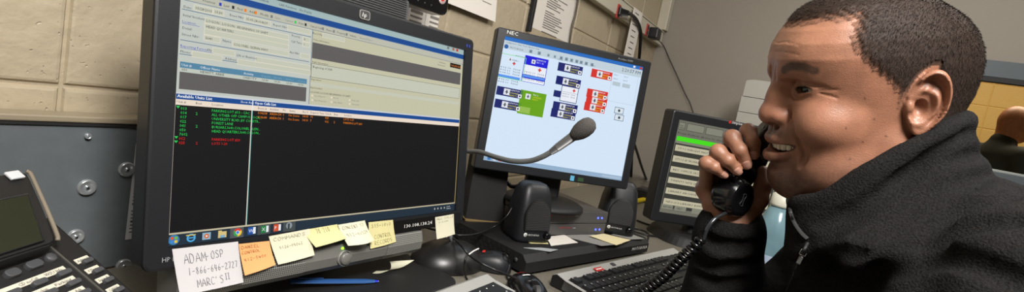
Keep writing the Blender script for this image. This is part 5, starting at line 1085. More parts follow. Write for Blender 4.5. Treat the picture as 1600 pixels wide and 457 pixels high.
for s_ in (1, -1):
    g.groove([(.0915, .0215*s_, -.0040), (.0900, .0240*s_, -.0120), (.0905, .0235*s_, -.0210)], [.0010, .0016, .0010], .004)
    g.groove([(.0915, .0235*s_, -.0100), (.0885, .0320*s_, -.0260), (.0830, .0375*s_, -.0400)], [.0014, .0028, .0022], .0028, .42)
    g.groove([(.0840, .0365*s_, -.0370), (.0800, .0390*s_, -.0470), (.0780, .0380*s_, -.0580), (.080, .0350*s_, -.068)], [.0016, .0024, .0016, .0004], .0050, .45)
    g.groove([(.0925, .0190*s_, .0200), (.0920, .025*s_, .0250), (.089, .034*s_, .0265), (.081, .044*s_, .0245), (.072, .053*s_, .0230)], [.0006, .0011, .0012, .0010, .0004], .0022)
    g.groove([(.084, .038*s_, .0252), (.078, .047*s_, .0225), (.068, .056*s_, .0215)], [.0003, .0008, .0004], .0018)
    g.groove([(.0925, .0195*s_, .0105), (.0905, .027*s_, .0075), (.0865, .036*s_, .0090), (.080, .043*s_, .0125)], [.0006, .0012, .0011, .0004], .0024)
    for k_ in (0, 1): g.groove([(.0740, .0490*s_, .0185-.0030*k_), (.0670, .0550*s_, .0190-.0060*k_), (.0600, .0590*s_, .0195-.0095*k_)], [.0006, .0005, .0002], .0016)
    g.groove([(.1060, .0065*s_, .028), (.1080, .0080*s_, .043)], [.0010, .0006], .003)
for z_ in (.058, .068): g.groove([(.095, .042, z_-.002), (.1060, .018, z_+.001), (.1060, 0, z_), (.1060, -.018, z_+.001)], [.0002, .0004, .0004, .0003], .0012)
# ears
FL = R_(22)
def earc(P_, s_):
    x, y, z = P_; x = x+.0125; y = y*s_-.0790; z = z-.0035; p = x*math.cos(FL)-y*math.sin(FL); h = x*math.sin(FL)+y*math.cos(FL); t = R_(11); return p*math.cos(t)+z*math.sin(t), -p*math.sin(t)+z*math.cos(t), h
def earf(x, y, z, s_):
    p, q, h = earc((x, y, z), s_); ap = .0172*np.where(q < 0, 1-.30*np.clip(-q/.03, 0, 1)**2, 1.0); rho = np.sqrt((p/ap)**2+(q/.0335)**2)
    pc, qc = p-.0030, q+.0040; rc = np.sqrt((pc/.0088)**2+(qc/.0125)**2)
    lob = np.clip((-q-.016)/.008, 0, 1); fr = np.clip((p-.006)/.006, 0, 1)*np.clip((.022-q)/.006, 0, 1)
    H = .0052*np.exp(-((rho-.90)/.10)**2)*(1-.8*lob)*(1-.75*fr)-.0035*np.exp(-((rho-.66)/.12)**2)*(1-lob)*(1-fr)+.0030*np.exp(-((rc-1.35)/.28)**2)*(1-.8*fr)-.0105*np.exp(-(rc/.85)**4)-.0040*np.exp(-((p+.001)/.0045)**2-((q-.0150)/.0060)**2)
    t = .0022+.0016*lob; return np.maximum((rho-1)*.014, np.abs(h-H)-t)*.75
for s_ in (1, -1):
    g.op(lambda x, y, z: earf(x, y, z, s_), (-.034, .060 if s_ > 0 else -.098, -.036), (.010, .098 if s_ > 0 else -.060, .042), .0016)
    e = lambda x, y, z: (x, y*s_, z)
    g.ell(e(-.012, .0735, .002), (.012, .0060, .022), .004)
    g.ell(e(-.0075, .0790, -.0015), (.0062, .0075, .0090), .002, True)
    g.ell(e(.0015, .0755, -.0005), (.0036, .0042, .0062), .003); g.cap(e(.0015, .0750, .010), e(-.0075, .0765, .0085), .0020, .0012, .002)
P, Q = g.mesh(); P = relax(P, Q, 1, .35)
x, y, z = P.T
# ---- skin tone (albedo of lips, brows, stubble and cropped scalp)
def sm(a, b, v): t = np.clip((v-a)/(b-a), 0, 1); return t*t*(3-2*t)
def segd(P_, pts):
    d = np.full(len(P_), 9.)
    for a, b in zip(pts, pts[1:]):
        a = np.array(a); b = np.array(b); v = b-a; t = np.clip(((P_-a) @ v)/(v @ v), 0, 1); d = np.minimum(d, np.linalg.norm(P_-a-t[:, None]*v, axis=1))
    return d
def hair_mask(P_, soft=.003):
    x, y, z = P_.T; ay = np.abs(y); nz = .0016*np.sin(x*900+ay*500)+.0012*np.sin(z*1100+x*300)
    top = z-(.0885+.004*sm(.0, .05, ay))+nz
    xl = np.interp(z, [-.012, -.004, .006, .014, .022, .031, .040, .051, .060, .071, .082, .095], [-.004, .0035, .006, .009, .015, .023, .034, .044, .050, .0515, .048, .045]); side = (xl-x)+nz
    nape = np.minimum(np.where(x > -.032, z+.012, z+.045-.9*(-.032-x)*0), 1); m = np.maximum(np.minimum(side, nape), top)
    ep, eq, eh = earc((x, ay, z), 1); m = np.where((np.sqrt((ep/.0172)**2+(eq/.0335)**2) < 1.10) & (eh > -.0075), -.02, m)
    return sm(-soft, soft, m)
tone = np.tile(np.array(lin((150, 103, 80))), (len(P), 1)); AY_ = np.abs(y)
def blend(c, w): global tone; tone = tone*(1-w[:, None])+np.array(lin(c))*w[:, None]
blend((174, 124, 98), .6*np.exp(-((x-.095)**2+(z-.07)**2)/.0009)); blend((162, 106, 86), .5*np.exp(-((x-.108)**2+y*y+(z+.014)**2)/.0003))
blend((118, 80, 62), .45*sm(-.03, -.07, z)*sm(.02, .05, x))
sp = np.sin(P @ np.array([2100, 900, 1300.]))*np.sin(P @ np.array([-800, 1900, 1100.]))*np.sin(P @ np.array([900, -1400, 2300.]))
st = np.clip(np.exp(-((AY_/.032)**2+((z+.034)/.0095)**2))*sm(.085, .095, x)+.8*np.exp(-((AY_/.035)**2+((z+.090)/.020)**2))*sm(.05, .09, x)+.45*sm(-.05, -.085, z)*sm(.0, .04, x), 0, 1)
blend((66, 50, 44), np.clip(st*1.25, 0, 1)*(.58+.37*(sp > .12)))
lipm = np.maximum(sm(.0060, .0042, segd(P, [tuple(p) for p in up_l])), sm(.0068, .0048, segd(P, [tuple(p) for p in lo_l])))*sm(.080, .087, x)
blend((142, 84, 78), lipm*.9); inm = (mouth(x, y, z) < .0010) & (x > .07); blend((70, 28, 24), inm*sm(.1, .094, x)*1.)
for s_ in (1, -1):
    d = segd(P, [g.snap(q_) for q_ in ((.1010, .0245*s_, .0395), (.0990, .028*s_, .0420), (.0960, .032*s_, .0440), (.0860, .042*s_, .0435), (.0790, .050*s_, .0395))]); blend((50, 36, 29), sm(.0066, .0026, d)*(.80+.12*(sp > .1)))
    lidp = lambda k_, sg: (.088, (.0350+k_)*s_, .0174+.15*k_-5*k_*k_+sg*.0032*math.sqrt(max(0, 1-(k_/.0125)**2)))
    up_e = [g.snap(lidp(k_, 1)) for k_ in np.linspace(-.0122, .0145, 9)]; dn_e = [g.snap(lidp(k_, -1)) for k_ in np.linspace(-.0122, .0122, 9)]
    blend((30, 20, 17), .92*sm(.0017, .0008, segd(P, up_e))); blend((70, 44, 36), .7*sm(.0012, .0006, segd(P, dn_e)))
    if s_ == 1: UPE = up_e
    else: UPE_ = up_e
hm = hair_mask(P, .0110); blend((52, 40, 33), hm*.90)
for mo_ in ((.040, .066, .010), (.030, .068, -.012), (.018, .071, -.030), (.052, .058, -.020), (.038, .066, -.036), (.016, .070, -.047), (.047, .060, -.054)): blend((74, 46, 36), .8*sm(.0014, .0007, np.linalg.norm(P-g.snap(mo_), axis=1)))
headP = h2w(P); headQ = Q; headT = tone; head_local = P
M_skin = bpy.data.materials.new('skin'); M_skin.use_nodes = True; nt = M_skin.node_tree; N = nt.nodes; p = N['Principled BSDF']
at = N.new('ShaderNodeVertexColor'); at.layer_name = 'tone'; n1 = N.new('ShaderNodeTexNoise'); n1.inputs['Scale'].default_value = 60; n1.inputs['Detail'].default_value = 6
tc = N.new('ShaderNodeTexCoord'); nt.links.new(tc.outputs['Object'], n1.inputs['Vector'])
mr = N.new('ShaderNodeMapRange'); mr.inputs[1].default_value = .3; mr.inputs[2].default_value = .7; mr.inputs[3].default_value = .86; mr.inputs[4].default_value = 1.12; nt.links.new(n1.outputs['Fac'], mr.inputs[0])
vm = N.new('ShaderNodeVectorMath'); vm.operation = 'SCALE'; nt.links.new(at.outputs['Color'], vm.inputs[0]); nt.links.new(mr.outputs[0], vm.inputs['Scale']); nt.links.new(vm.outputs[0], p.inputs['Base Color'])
n2 = N.new('ShaderNodeTexVoronoi'); n2.inputs['Scale'].default_value = 1050; nt.links.new(tc.outputs['Object'], n2.inputs['Vector']); n3_ = N.new('ShaderNodeTexNoise'); n3_.inputs['Scale'].default_value = 420; n3_.inputs['Detail'].default_value = 4; nt.links.new(tc.outputs['Object'], n3_.inputs['Vector'])
ad = N.new('ShaderNodeMath'); ad.operation = 'ADD'; nt.links.new(n2.outputs['Distance'], ad.inputs[0]); nt.links.new(n3_.outputs['Fac'], ad.inputs[1])
bp_ = N.new('ShaderNodeBump'); bp_.inputs['Strength'].default_value = .38; bp_.inputs['Distance'].default_value = .00042; nt.links.new(ad.outputs[0], bp_.inputs['Height']); nt.links.new(bp_.outputs[0], p.inputs['Normal'])
p.inputs['Roughness'].default_value = .44; p.inputs['Specular IOR Level'].default_value = .55; p.inputs['Subsurface Weight'].default_value = .06; p.inputs['Subsurface Scale'].default_value = .006; p.inputs['Subsurface Radius'].default_value = (1, .35, .2)
# ------------------------------------------------------------------ right hand round the handset
def D(px, py, d): return np.array(aD(px, py, d))
ear_w = h2w((.004, -.082, .004)); mth_w = D(1148, 306, .690)
g = G(D(1150, 270, .69)-.11, D(1150, 270, .69)+.10, .0015)
wr = D(1140, 352, .715); fore = b2w((.095, -.085, -.30))
K = 1.0
fingers = {   # MCP, PIP, DIP, TIP as photo points with depth
 'index': [(1152, 262, .742), (1169, 206, .672), (1177, 224, .656), (1178, 241, .661)],
 'middle': [(1128, 268, .742), (1144, 216, .666), (1156, 235, .652), (1166, 256, .657)],
 'ring': [(1112, 282, .738), (1122, 238, .664), (1137, 251, .653), (1151, 266, .658)],
 'pinky': [(1103, 296, .728), (1104, 256, .668), (1116, 262, .660), (1130, 272, .664)]}
rad = {'index': (.0112, .0100, .0088, .0074), 'middle': (.0112, .0103, .0090, .0076), 'ring': (.0108, .0098, .0086, .0072), 'pinky': (.0100, .0088, .0076, .0064)}
nails = []
FJ = {}
for nme, js in fingers.items():
    J = [D(*q) for q in js]; r = rad[nme]; FJ[nme] = J
    gf = G(np.min(J, 0)-.02, np.max(J, 0)+.02, .0015)
    for i in range(3): g.cap(J[i], J[i+1], r[i]*(.96 if i else 1), r[i+1]*(.96), .0035)
    g.ell(J[1], (r[1]*.99,)*3, .005)
# palm: metacarpal block on the far side of the handset
mc = [FJ[k_][0] for k_ in ('index', 'middle', 'ring', 'pinky')]
for m_, r_ in zip(mc, (.0125, .013, .013, .012)): g.cap(m_, wr, r_, .020, .012)
for a_, b_ in zip(mc, mc[1:]): g.cap(a_, b_, .0115, .0115, .008)
g.cap(mc[1], D(1150, 320, .715), .016, .020, .012); g.cap(wr, fore, .0265, .034, .02); g.cap(D(1118, 320, .712), D(1132, 340, .712), .016, .020, .012)
# thumb from the side of the palm near the wrist, up along the jaw side of the handset
th = [D(1162, 335, .712), D(1184, 312, .702), D(1192, 290, .704), D(1190, 268, .710)]
g.cap(wr, th[0], .020, .018, .012); g.cap(th[0], th[1], .0185, .0140, .010); g.cap(th[1], th[2], .0130, .0112, .003); g.cap(th[2], th[3], .0112, .0085, .003)
hP, hQ = g.mesh(); hP = relax(hP, hQ, 1, .3)
hT = np.tile(np.array(lin((150, 105, 82))), (len(hP), 1))
def hb(c, w): global hT; hT = hT*(1-w[:, None])+np.array(lin(c))*w[:, None]
for nme, J in FJ.items():
    for j_ in (1, 2): hb((116, 76, 57), .5*np.exp(-(np.linalg.norm(hP-J[j_], axis=1)/.010)**2))
    hb((186, 134, 108), .5*np.exp(-(np.linalg.norm(hP-J[3], axis=1)/.011)**2))
# nails: plates on the camera side of each fingertip
def orient(J):
    a = J[3]-J[2]; a = a/np.linalg.norm(a); tocam = C0-J[3]; nrm = tocam-(tocam @ a)*a; nrm /= np.linalg.norm(nrm); return a, nrm, np.cross(a, nrm)
nail_geo = []
for nme, J in FJ.items():
    a, nrm, sd = orient(J); r = rad[nme][3]*.985; Wn = r*.74; Ln = r*1.75; V = []; nu, nv = 11, 11
    for j in range(nv):
        for i in range(nu):
            u_ = (i/(nu-1)*2-1); v_ = (j/(nv-1)*2-1); rr_ = (abs(u_)**3+abs(v_)**3)**(1/3) if (u_ or v_) else 0; k_ = max(abs(u_), abs(v_))/rr_ if rr_ else 1
            uu = u_*k_*Wn; vv = v_*k_*Ln/2-r*.12; rad_ = r+(rad[nme][2]*.96-r)*max(0, -vv)/np.linalg.norm(J[3]-J[2])
            dn = math.sqrt(max(rad_**2-uu**2-(max(vv, 0)*.80)**2, 1e-8)); edge = max(abs(u_), abs(v_)) > .95; V.append(J[3]+a*vv+sd*uu+nrm*(dn+(-.0004 if edge and v_ < .9 else .00045)))
    Fq = [(j*nu+i, j*nu+i+1, (j+1)*nu+i+1, (j+1)*nu+i) for j in range(nv-1) for i in range(nu-1)]; nail_geo.append((nme, np.array(V), np.array(Fq)))
# ------------------------------------------------------------------ the rest of the body under the clothes
g = G((-.28, -.36, -1.0), (.62, .34, -.02), .007)
def arm(g, off, k, side):
    sgn = side
    if side < 0: g.chain([(-.125, -.155, -.225), (.040, -.150, -.415), tuple(w2b(wr))], [.052+off, .041+off*.8, .027+off*.45], k)
    else: g.chain([(-.085, .165, -.175), (-.03, .215, -.40), (.19, .17, -.435)], [.052+off, .043+off, .028+off*.9], k)
g.cap(w2b(h2w((-.03, 0, -.10))), (-.09, 0, -.19), .060, .070, .03); g.cap((-.11, -.13, -.220), (-.09, .13, -.175), .05, .055, .05)
g.ell((-.095, 0, -.37), (.105, .155, .18), .05); g.ell((-.08, 0, -.56), (.115, .165, .17), .05); g.ell((-.10, 0, -.68), (.12, .17, .10), .05); arm(g, 0, .03, -1); arm(g, 0, .03, 1)
for s_ in (1, -1):
    g.chain([(-.10, .09*s_, -.70), (.33, .12*s_, -.70), (.36, .12*s_, -.98)], [.085, .062, .05], .03)
g.ell((.25, .17, -.435), (.055, .04, .018), .02)
bP, bQ = g.mesh(); bP = b2w(bP); bT = np.tile(np.array(lin((150, 98, 70))), (len(bP), 1))
t_root = tuple(b2w((-.1, 0, -.78))); man = thing('person', 'smiling man with cropped hair in a black fleece, holding a telephone handset to his ear', 'person', t_root)
AP = np.concatenate([headP, hP, bP]); AQ = np.concatenate([headQ, hQ+len(headP), bQ+len(headP)+len(hP)]); AT = np.concatenate([headT, hT, bT])
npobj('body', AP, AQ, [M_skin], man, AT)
M_nail = mat('finger_nail', (190, 142, 124), .25, coat=.4)
for nme, V, Fq in nail_geo: npobj('fingernail', V, Fq, [M_nail], man)
# ---- eyes
M_eye = mat('eye_white', (190, 176, 166), .3, coat=.3); M_iris = mat('dark_iris', (18, 11, 8), .2, coat=.25)
for s_ in (1, -1):
    c_ = np.array((.0698, .0312*s_, .0168)); gz = np.array((.975, .20, -.02)); gz /= np.linalg.norm(gz)
    T = Matrix.Translation(Vector(h2w(c_))) @ Vector(HR @ gz).to_track_quat('Z', 'Y').to_matrix().to_4x4(); b = B(); R0 = .0154
    pr = [(R0*math.sin(R_(a)), R0*math.cos(R_(a))) for a in range(25, 181, 8)]; b.lathe([(R0*math.sin(R_(24)), R0*math.cos(R_(24)))]+pr, M_eye, T, 32)
    b.lathe([(0, R0*1.012)]+[(R0*1.004*math.sin(R_(a)), R0*1.012*math.cos(R_(a))) for a in (6, 12, 18, 22, 25)], M_iris, T, 32); b.obj('eye', man)
# eyelashes
for s_, E_ in ((1, UPE), (-1, UPE_)):
    b = B(); L_s = cr([Vector(p_) for p_ in E_], 4)
    for i, p_ in enumerate(L_s[2:-1]):
        p_ = np.array(p_); o_ = np.array((.85, .35*s_, -.10)); e_ = p_+o_*.0026; b.tube([Vector(h2w(p_)), Vector(h2w(e_)), Vector(h2w(e_+np.array((.0016, .0006*s_, .0012))))], .00020, M_cable, 4, 2)
    b.obj('eyelashes', man)
# ---- teeth
M_tooth = mat('tooth_enamel', (246, 238, 218), .22, coat=.4)
for i in range(8):
    s0 = (i-3.5); wv = (.0092, .0076, .0072, .0062, .0060)[int(abs(s0))]; yy = (0.0043, .0124, .0198, .0262, .0312)[int(abs(s0))]*(1 if s0 > 0 else -1)*.95
    xx = .0985-yy*yy*15; zz = -.0488+yy*yy*5.5; sl = math.atan(-30*yy); b = B()
    R = Matrix(np.array(HR)) @ Matrix.Rotation(sl, 3, 'Z'); b.box(h2w((xx-.003, yy, zz-.0012)), (.0055, wv*.96, .0120), M_tooth, .0016, R, 3); b.sm = [True]*len(b.sm); b.obj('tooth', man)
# ---- hair: close cropped shell with short tufts
Ng = vnorm(head_local, headQ); hm = hair_mask(head_local, .0095); _ep, _eq, _eh = earc((head_local[:, 0], np.abs(head_local[:, 1]), head_local[:, 2]), 1); earz = (np.sqrt((_ep/.0172)**2+(_eq/.0335)**2) < 1.25) & (_eh > -.0085)
w_ = hm*(~earz); nz = np.sin(head_local @ np.array([900, 300, 500.]))*np.sin(head_local @ np.array([-400, 800, 350.]))*np.sin(head_local @ np.array([300, -500, 950.]))
thick = (.00015+.0016*sm(.45, 1., w_)*sm(-.02, .07, head_local[:, 2])+.0004*nz)*w_+.00020
thick = thick-(1-sm(.05, .25, w_))*.0010; HPp = head_local+Ng*thick[:, None]; keep = (w_[headQ] > .04).all(1); Qh = headQ[keep]; used = np.unique(Qh); mp_ = np.full(len(HPp), -1); mp_[used] = np.arange(len(used))
M_hair = mat('cropped_black_hair', (44, 36, 31), .7, bump=1.8, bscale=700, col2=(62, 50, 41), vscale=260, spec=.3)
M_hair = M_skin.copy(); M_hair.name = 'cropped_hair'; _p = M_hair.node_tree.nodes['Principled BSDF']; _p.inputs['Roughness'].default_value = .7; _p.inputs['Subsurface Weight'].default_value = 0; _p.inputs['Specular IOR Level'].default_value = .3
hcol = headT*(1-sm(.1, 1, w_)*.75)[:, None]+np.array(lin((30, 24, 20)))*(sm(.1, 1, w_)*.75)[:, None]
npobj('hair', h2w(HPp[used]), mp_[Qh], [M_hair], man, hcol[used])
rng = np.random.default_rng(3); cand = np.where((w_ > .12) & (head_local[:, 2] > -.05))[0]; pk = rng.choice(cand, min(30000, len(cand)), p=w_[cand]/w_[cand].sum(), replace=False)
bb = HPp[pk]; nn = Ng[pk]; flow = np.array([.55, 0, -.75]); tz = flow-(nn @ flow)[:, None]*nn; tz /= np.linalg.norm(tz, axis=1)[:, None]+1e-6
dirs = nn*.36+tz*.95+rng.normal(0, .24, nn.shape); dirs /= np.linalg.norm(dirs, axis=1)[:, None]; side = np.cross(dirs, nn+rng.normal(0, .2, nn.shape)); side /= np.linalg.norm(side, axis=1)[:, None]
ln_ = (.0022+.0014*rng.random(len(pk)))*sm(-.05, .06, bb[:, 2])*.9+.0006; ln_ *= .35+.65*w_[pk]; wd = .00030
v0 = bb-nn*.0006-side*wd; v1 = bb-nn*.0006+side*wd; v2 = bb+dirs*ln_[:, None]*.6+side*wd*.6; v3_ = bb+dirs*ln_[:, None]*.6-side*wd*.6; v4 = bb+dirs*ln_[:, None]+side*wd*.1-nn*ln_[:, None]*.1; v5 = bb+dirs*ln_[:, None]-side*wd*.1-nn*ln_[:, None]*.1
VV = np.stack([v0, v1, v2, v3_, v4, v5], 1).reshape(-1, 3); k_ = np.arange(len(pk))[:, None]*6; QQ = np.concatenate([k_+np.array([0, 1, 2, 3]), k_+np.array([3, 2, 4, 5])])
o = npobj('hair_strands', h2w(VV), QQ, [mat('hair_strand', (44, 34, 28), .85, spec=.15)], man); o['kind'] = 'stuff'
# ------------------------------------------------------------------ fleece jacket
g = G((-.30, -.36, -.62), (.28, .34, .05), .0045)
g.ell((-.088, .005, -.38), (.135, .185, .205), .05); g.ell((-.08, 0, -.52), (.135, .185, .16), .06)
g.cap((-.125, -.16, -.225), (-.095, 0, -.180), .070, .078, .06); g.cap((-.095, 0, -.180), (-.095, .17, -.172), .078, .078, .06); g.ell((-.085, 0, -.135), (.080, .105, .075), .05); g.ell((-.100, .09, -.140), (.06, .09, .06), .05)
arm(g, .020, .05, -1); arm(g, .020, .05, 1)
hb_ = lambda p_: w2b(h2w(p_))
# cuff and sleeve folds on the raised arm
wb = w2b(wr); eb = np.array((.045, -.150, -.405))
for t_, r_ in ((.97, .039), (.88, .041), (.78, .040), (.66, .043), (.5, .047), (.32, .056)): 
    c_ = eb+(wb-eb)*t_; g.cap(c_+np.array((-.008, -.006, .004)), c_+np.array((.008, .006, -.004)), r_, r_, .012)
g.cap(wb-(wb-eb)*.03, wb+(wb-eb)*.5, .029, .034, .004, True)
# shoulder / sleeve folds near the camera
for pts in ([(-.15, .07, -.105), (-.10, .15, -.115), (-.02, .20, -.18)], [(-.06, .07, -.165), (-.02, .13, -.17), (.01, .18, -.23)], [(-.05, .09, -.215), (.0, .14, -.225), (.03, .17, -.28)], [(-.17, .10, -.14), (-.10, .19, -.155), (-.03, .23, -.22)]):
    g.chain(pts, [.016, .020, .014], .022)
# stand-up collar: upper edge, folds
half = [(.055, .032, -.136), (.042, .052, -.124), (.022, .068, -.094), (.000, .077, -.067), (-.023, .078, -.046), (-.045, .070, -.028), (-.070, .050, -.015), (-.088, .026, -.009)]
ring_t = [(.054, .010, -.143)]+half+[(-.094, 0, -.008)]+[(a_, -b_, c_-.003) for a_, b_, c_ in half[:2:-1]]+[(-.004, -.064, -.092), (.016, -.046, -.118), (.030, -.022, -.140)]
R1 = cr([Vector(p_) for p_ in ring_t], 5)
for i, p_ in enumerate(R1):
    q_ = i/(len(R1)-1); p_ = np.array(p_); ctr = np.array((-.015, 0, -.07)); out = p_-ctr; out[2] = 0; out /= np.linalg.norm(out)
    bk = math.sin(q_*math.pi); low = p_+np.array((0, 0, -.055-.010*bk))+out*(-.016+.032*min(1, bk*1.3))
    g.cap(p_, low, .0085, .011, .006)
def ringfold(dz, do, r, sel=(0, 1), k=.010):
    pts = []
    for i, p_ in enumerate(R1):
        q_ = i/(len(R1)-1)
        if sel[0] <= q_ <= sel[1]:
            p_ = np.array(p_); ctr = np.array((-.015, 0, -.07)); out = p_-ctr; out[2] = 0; out /= np.linalg.norm(out); bk = math.sin(q_*math.pi)
            pts.append(p_+np.array((0, 0, dz))+out*(do*(.3+.7*bk)+(0 if dz > -.01 else -.012*max(0, 1-2*bk))))
    g.chain(pts, [r]*len(pts), k)
ringfold(.001, .002, .0098, (.02, .98), .004); ringfold(-.026, .007, .0105, (.10, .9), .005); ringfold(-.052, .018, .0145, (.14, .86), .007); ringfold(-.085, .032, .020, (.2, .8), .012)
# creases of the cloth, laid on the surface
def hit(px, py, d0=.36):
    r = ray(px, py)
    for k_ in range(400):
        q_ = w2b(C0+r*(d0+k_*.0015))
        if ((q_ > g.lo) & (q_ < g.lo+g.h*(g.n-1))).all() and g.val(q_) < 0: return q_
    return None
def crease(pts, r, k=.010, dep=.5):
    P_ = [hit(p.x, p.y) for p in cr([Vector((a, b_, 0)) for a, b_ in pts], 6)]; P_ = [p for p in P_ if p is not None]; n = len(P_)
    out = [p+(np.array(w2b(C0))-p)/np.linalg.norm(w2b(C0)-p)*r*(1-2*dep) for p in P_]; R_s = [r*(.35+.65*math.sin(math.pi*min(1, max(0, (i+.5)/n)))**.5) for i in range(n)]
    for i in range(n-1):
        if np.linalg.norm(out[i]-out[i+1]) < .05: g.cap(out[i], out[i+1], R_s[i], R_s[i+1], k, True)
CREASES = [([(1264, 378), (1309, 352), (1377, 318), (1452, 270), (1524, 238), (1545, 226)], .0060), ([(1275, 352), (1330, 330), (1400, 288), (1462, 244), (1528, 196)], .0040), ([(1340, 372), (1399, 342), (1455, 300), (1508, 282), (1568, 268)], .0060),
 ([(1380, 400), (1448, 352), (1500, 322), (1600, 300)], .0055), ([(1330, 440), (1380, 424), (1477, 400), (1600, 440)], .0060), ([(1440, 385), (1510, 350), (1600, 340)], .0045), ([(1262, 425), (1300, 405), (1345, 395)], .0040),
 ([(1098, 372), (1120, 384), (1160, 388), (1190, 380)], .0040), ([(1084, 404), (1110, 420), (1160, 418), (1192, 405)], .0045), ([(1082, 430), (1120, 446), (1170, 440)], .0040), ([(1205, 395), (1225, 420), (1222, 456)], .0045)]
for i_, (c_, r_) in enumerate(CREASES): crease(c_, r_*(1.2 if i_ in (2, 3, 4, 5) else 1.0), .011)
# neck opening
g.cap(hb_((-.012, 0, -.05)), hb_((-.045, 0, -.12)), .050, .052, .01, True)
jP, jQ = g.mesh(); jP = relax(jP, jQ, 1, .4); jN = vnorm(jP, jQ)
def wob(P_, f, sd): r = np.random.default_rng(sd); o = np.zeros(len(P_)); [o.__iadd__(np.sin(P_ @ (r.normal(0, 1, 3)*f)+r.random()*6)) for _ in range(5)]; return o/5
jP = jP+jN*(.0030*wob(jP, 45, 1)+.0014*wob(jP, 130, 2))[:, None]*sm(-.05, .05, .2-np.abs(jP[:, 0]))[:, None]
M_fleece = mat('black_fleece', (34, 33, 33), .95, bump=1.9, bscale=470, col2=(20, 19, 19), vscale=520, spec=.12)
jk = npobj('jacket', b2w(jP), jQ, [M_fleece], man)
# zip along the collar front edge and down the chest
M_zip = mat('zipper_tape', (30, 30, 31), .6); M_zt = mat('zipper_teeth', (92, 92, 92), .35, metal=.6)
def onj(px, py, o=.002):
    q_ = hit(px, py); r = ray(px, py); p_ = b2w(q_) if q_ is not None else D(px, py, .6); return p_-r/np.linalg.norm(r)*o
zp = [onj(*p_) for p_ in ((1231, 311), (1234, 328), (1240, 346), (1250, 362), (1262, 374))]
b = B(); b.tube([Vector(p_) for p_ in zp], .0022, M_zip, 10, 6); Z1 = cr([Vector(p_) for p_ in zp], 10)
cdir = [(Vector(C0)-p_).normalized() for p_ in Z1]
for i in range(0, len(Z1)-1):
    tdir = (Z1[i+1]-Z1[i]).normalized(); b.box(Z1[i]+cdir[i]*.0020, (.0008, .0036, .0014), M_zt, 0, basis(tdir, cdir[i]))
b.obj('zipper', jk)
zq = [onj(*p_) for p_ in ((1262, 380), (1254, 396), (1248, 412), (1241, 430), (1233, 448), (1226, 466))]
b = B(); b.tube([Vector(p_) for p_ in zq], .0018, M_zip, 8, 6); b.obj('zipper', jk)
b = B()
for i, (px, py, w_1, h_1) in enumerate([(1204, 444, 5, 1), (1204, 448, 1.2, 4), (1210, 444, 1, 5), (1214, 444, 5, 1), (1214, 448, 5, 1), (1219, 446, 1, 5), (1205, 453, 4, 1), (1211, 452, 1, 4), (1215, 453, 5, 1), (1207, 456, 1, 3), (1218, 456, 4, 1)]):
    P_0 = onj(px, py, .0012); b.box(P_0, (w_1*.0008, h_1*.0008, .0008), M_zt, 0, Matrix((CR, CU, -CF)).transposed())
lbl(b.obj('chest_embroidery', jk), 'small light chest embroidery')
b = B(); pz = Vector(onj(1249.5, 407, .006)); tdir = (Vector(zq[1])-Vector(zq[0])).normalized(); cz = (Vector(C0)-pz).normalized(); Rz = basis(tdir, cz)
b.box(pz, (.010, .0045, .003), M_zt, .001, Rz); b.tube([pz+Rz @ Vector(v) for v in ((-.006, -.003, .002), (-.012, -.003, .002), (-.0125, .003, .002), (-.006, .003, .002), (-.006, -.003, .002))], .0007, M_steel, 6, 1); lbl(b.obj('zipper_pull', jk), 'metal zip pull')
# ------------------------------------------------------------------ handset
def hset():
    A_ = ear_w; B_ = mth_w; L_ = np.linalg.norm(B_-A_); xa = (B_-A_)/L_; face = h2w((.03, 0, -.03))-(A_+B_)/2; za = face-(face @ xa)*xa; za /= np.linalg.norm(za); ya = np.cross(za, xa); Rm_ = np.stack([xa, ya, za], 1)
    g = G((-.05, -.04, -.05), (L_+.05, .04, .04), .0016)
    def rb(c, h_, rr, k):
        c = np.array(c); h_ = np.array(h_)-rr
        def fn(x, y, z):
            qx, qy, qz = np.abs(x-c[0])-h_[0], np.abs(y-c[1])-h_[1], np.abs(z-c[2])-h_[2]
            return np.sqrt(np.maximum(qx, 0)**2+np.maximum(qy, 0)**2+np.maximum(qz, 0)**2)+np.minimum(np.maximum(np.maximum(qx, qy), qz), 0)-rr
        g.op(fn, c-h_-rr, c+h_+rr, k)
    for i in range(9):
        t_ = i/8; rb((L_*(.06+.88*t_), 0, -.020-.014*math.sin(t_*math.pi)), (L_*.075, .0185, .0125), .007, .006)
    rb((-.002, 0, -.010), (.026, .0235, .0165), .010, .008)
    P_, Q_ = g.mesh(); P_ = relax(P_, Q_, 2, .5)
    return A_, Rm_, L_, P_, Q_
A_, Rm_, L_, P_, Q_ = hset(); l2w = lambda p_: np.asarray(p_) @ Rm_.T+A_
hs = thing('telephone_handset', 'black telephone handset gripped in the man\'s raised hand', 'telephone handset', tuple(mth_w))
npobj('handle', l2w(P_), Q_, [M_gloss], hs)
# mouthpiece: faceted cup whose end face looks down toward the camera
fc = D(1161, 313, .670); bc_ = D(1135, 304, .692); ax = Vector(fc-bc_); Lc = ax.length; ax.normalize()
Tm = Matrix.Translation(Vector(bc_)) @ ax.to_track_quat('Z', 'Y').to_matrix().to_4x4()
b = B(); prof = [(0, -.012), (.017, -.012), (.0235, -.005), (.0255, .003), (.0258, Lc*.72), (.0252, Lc*.78), (.0228, Lc*.97), (.0222, Lc), (.0165, Lc)]
b.lathe(prof, M_gloss, Tm, 40); b.lathe([(.0165, Lc), (.0150, Lc*.985), (0, Lc*.985)], M_gloss, Tm, 40); b.obj('mouthpiece', hs)
b = B(); cN = Vector(CR); sx_ = (Vector(CU)*.90+Vector(CR)*.42); q_ = Tm.translation+ax*(Lc*.985+.0006); sx_ = (sx_-ax*sx_.dot(ax)).normalized(); sy_ = ax.cross(sx_)
pts = []
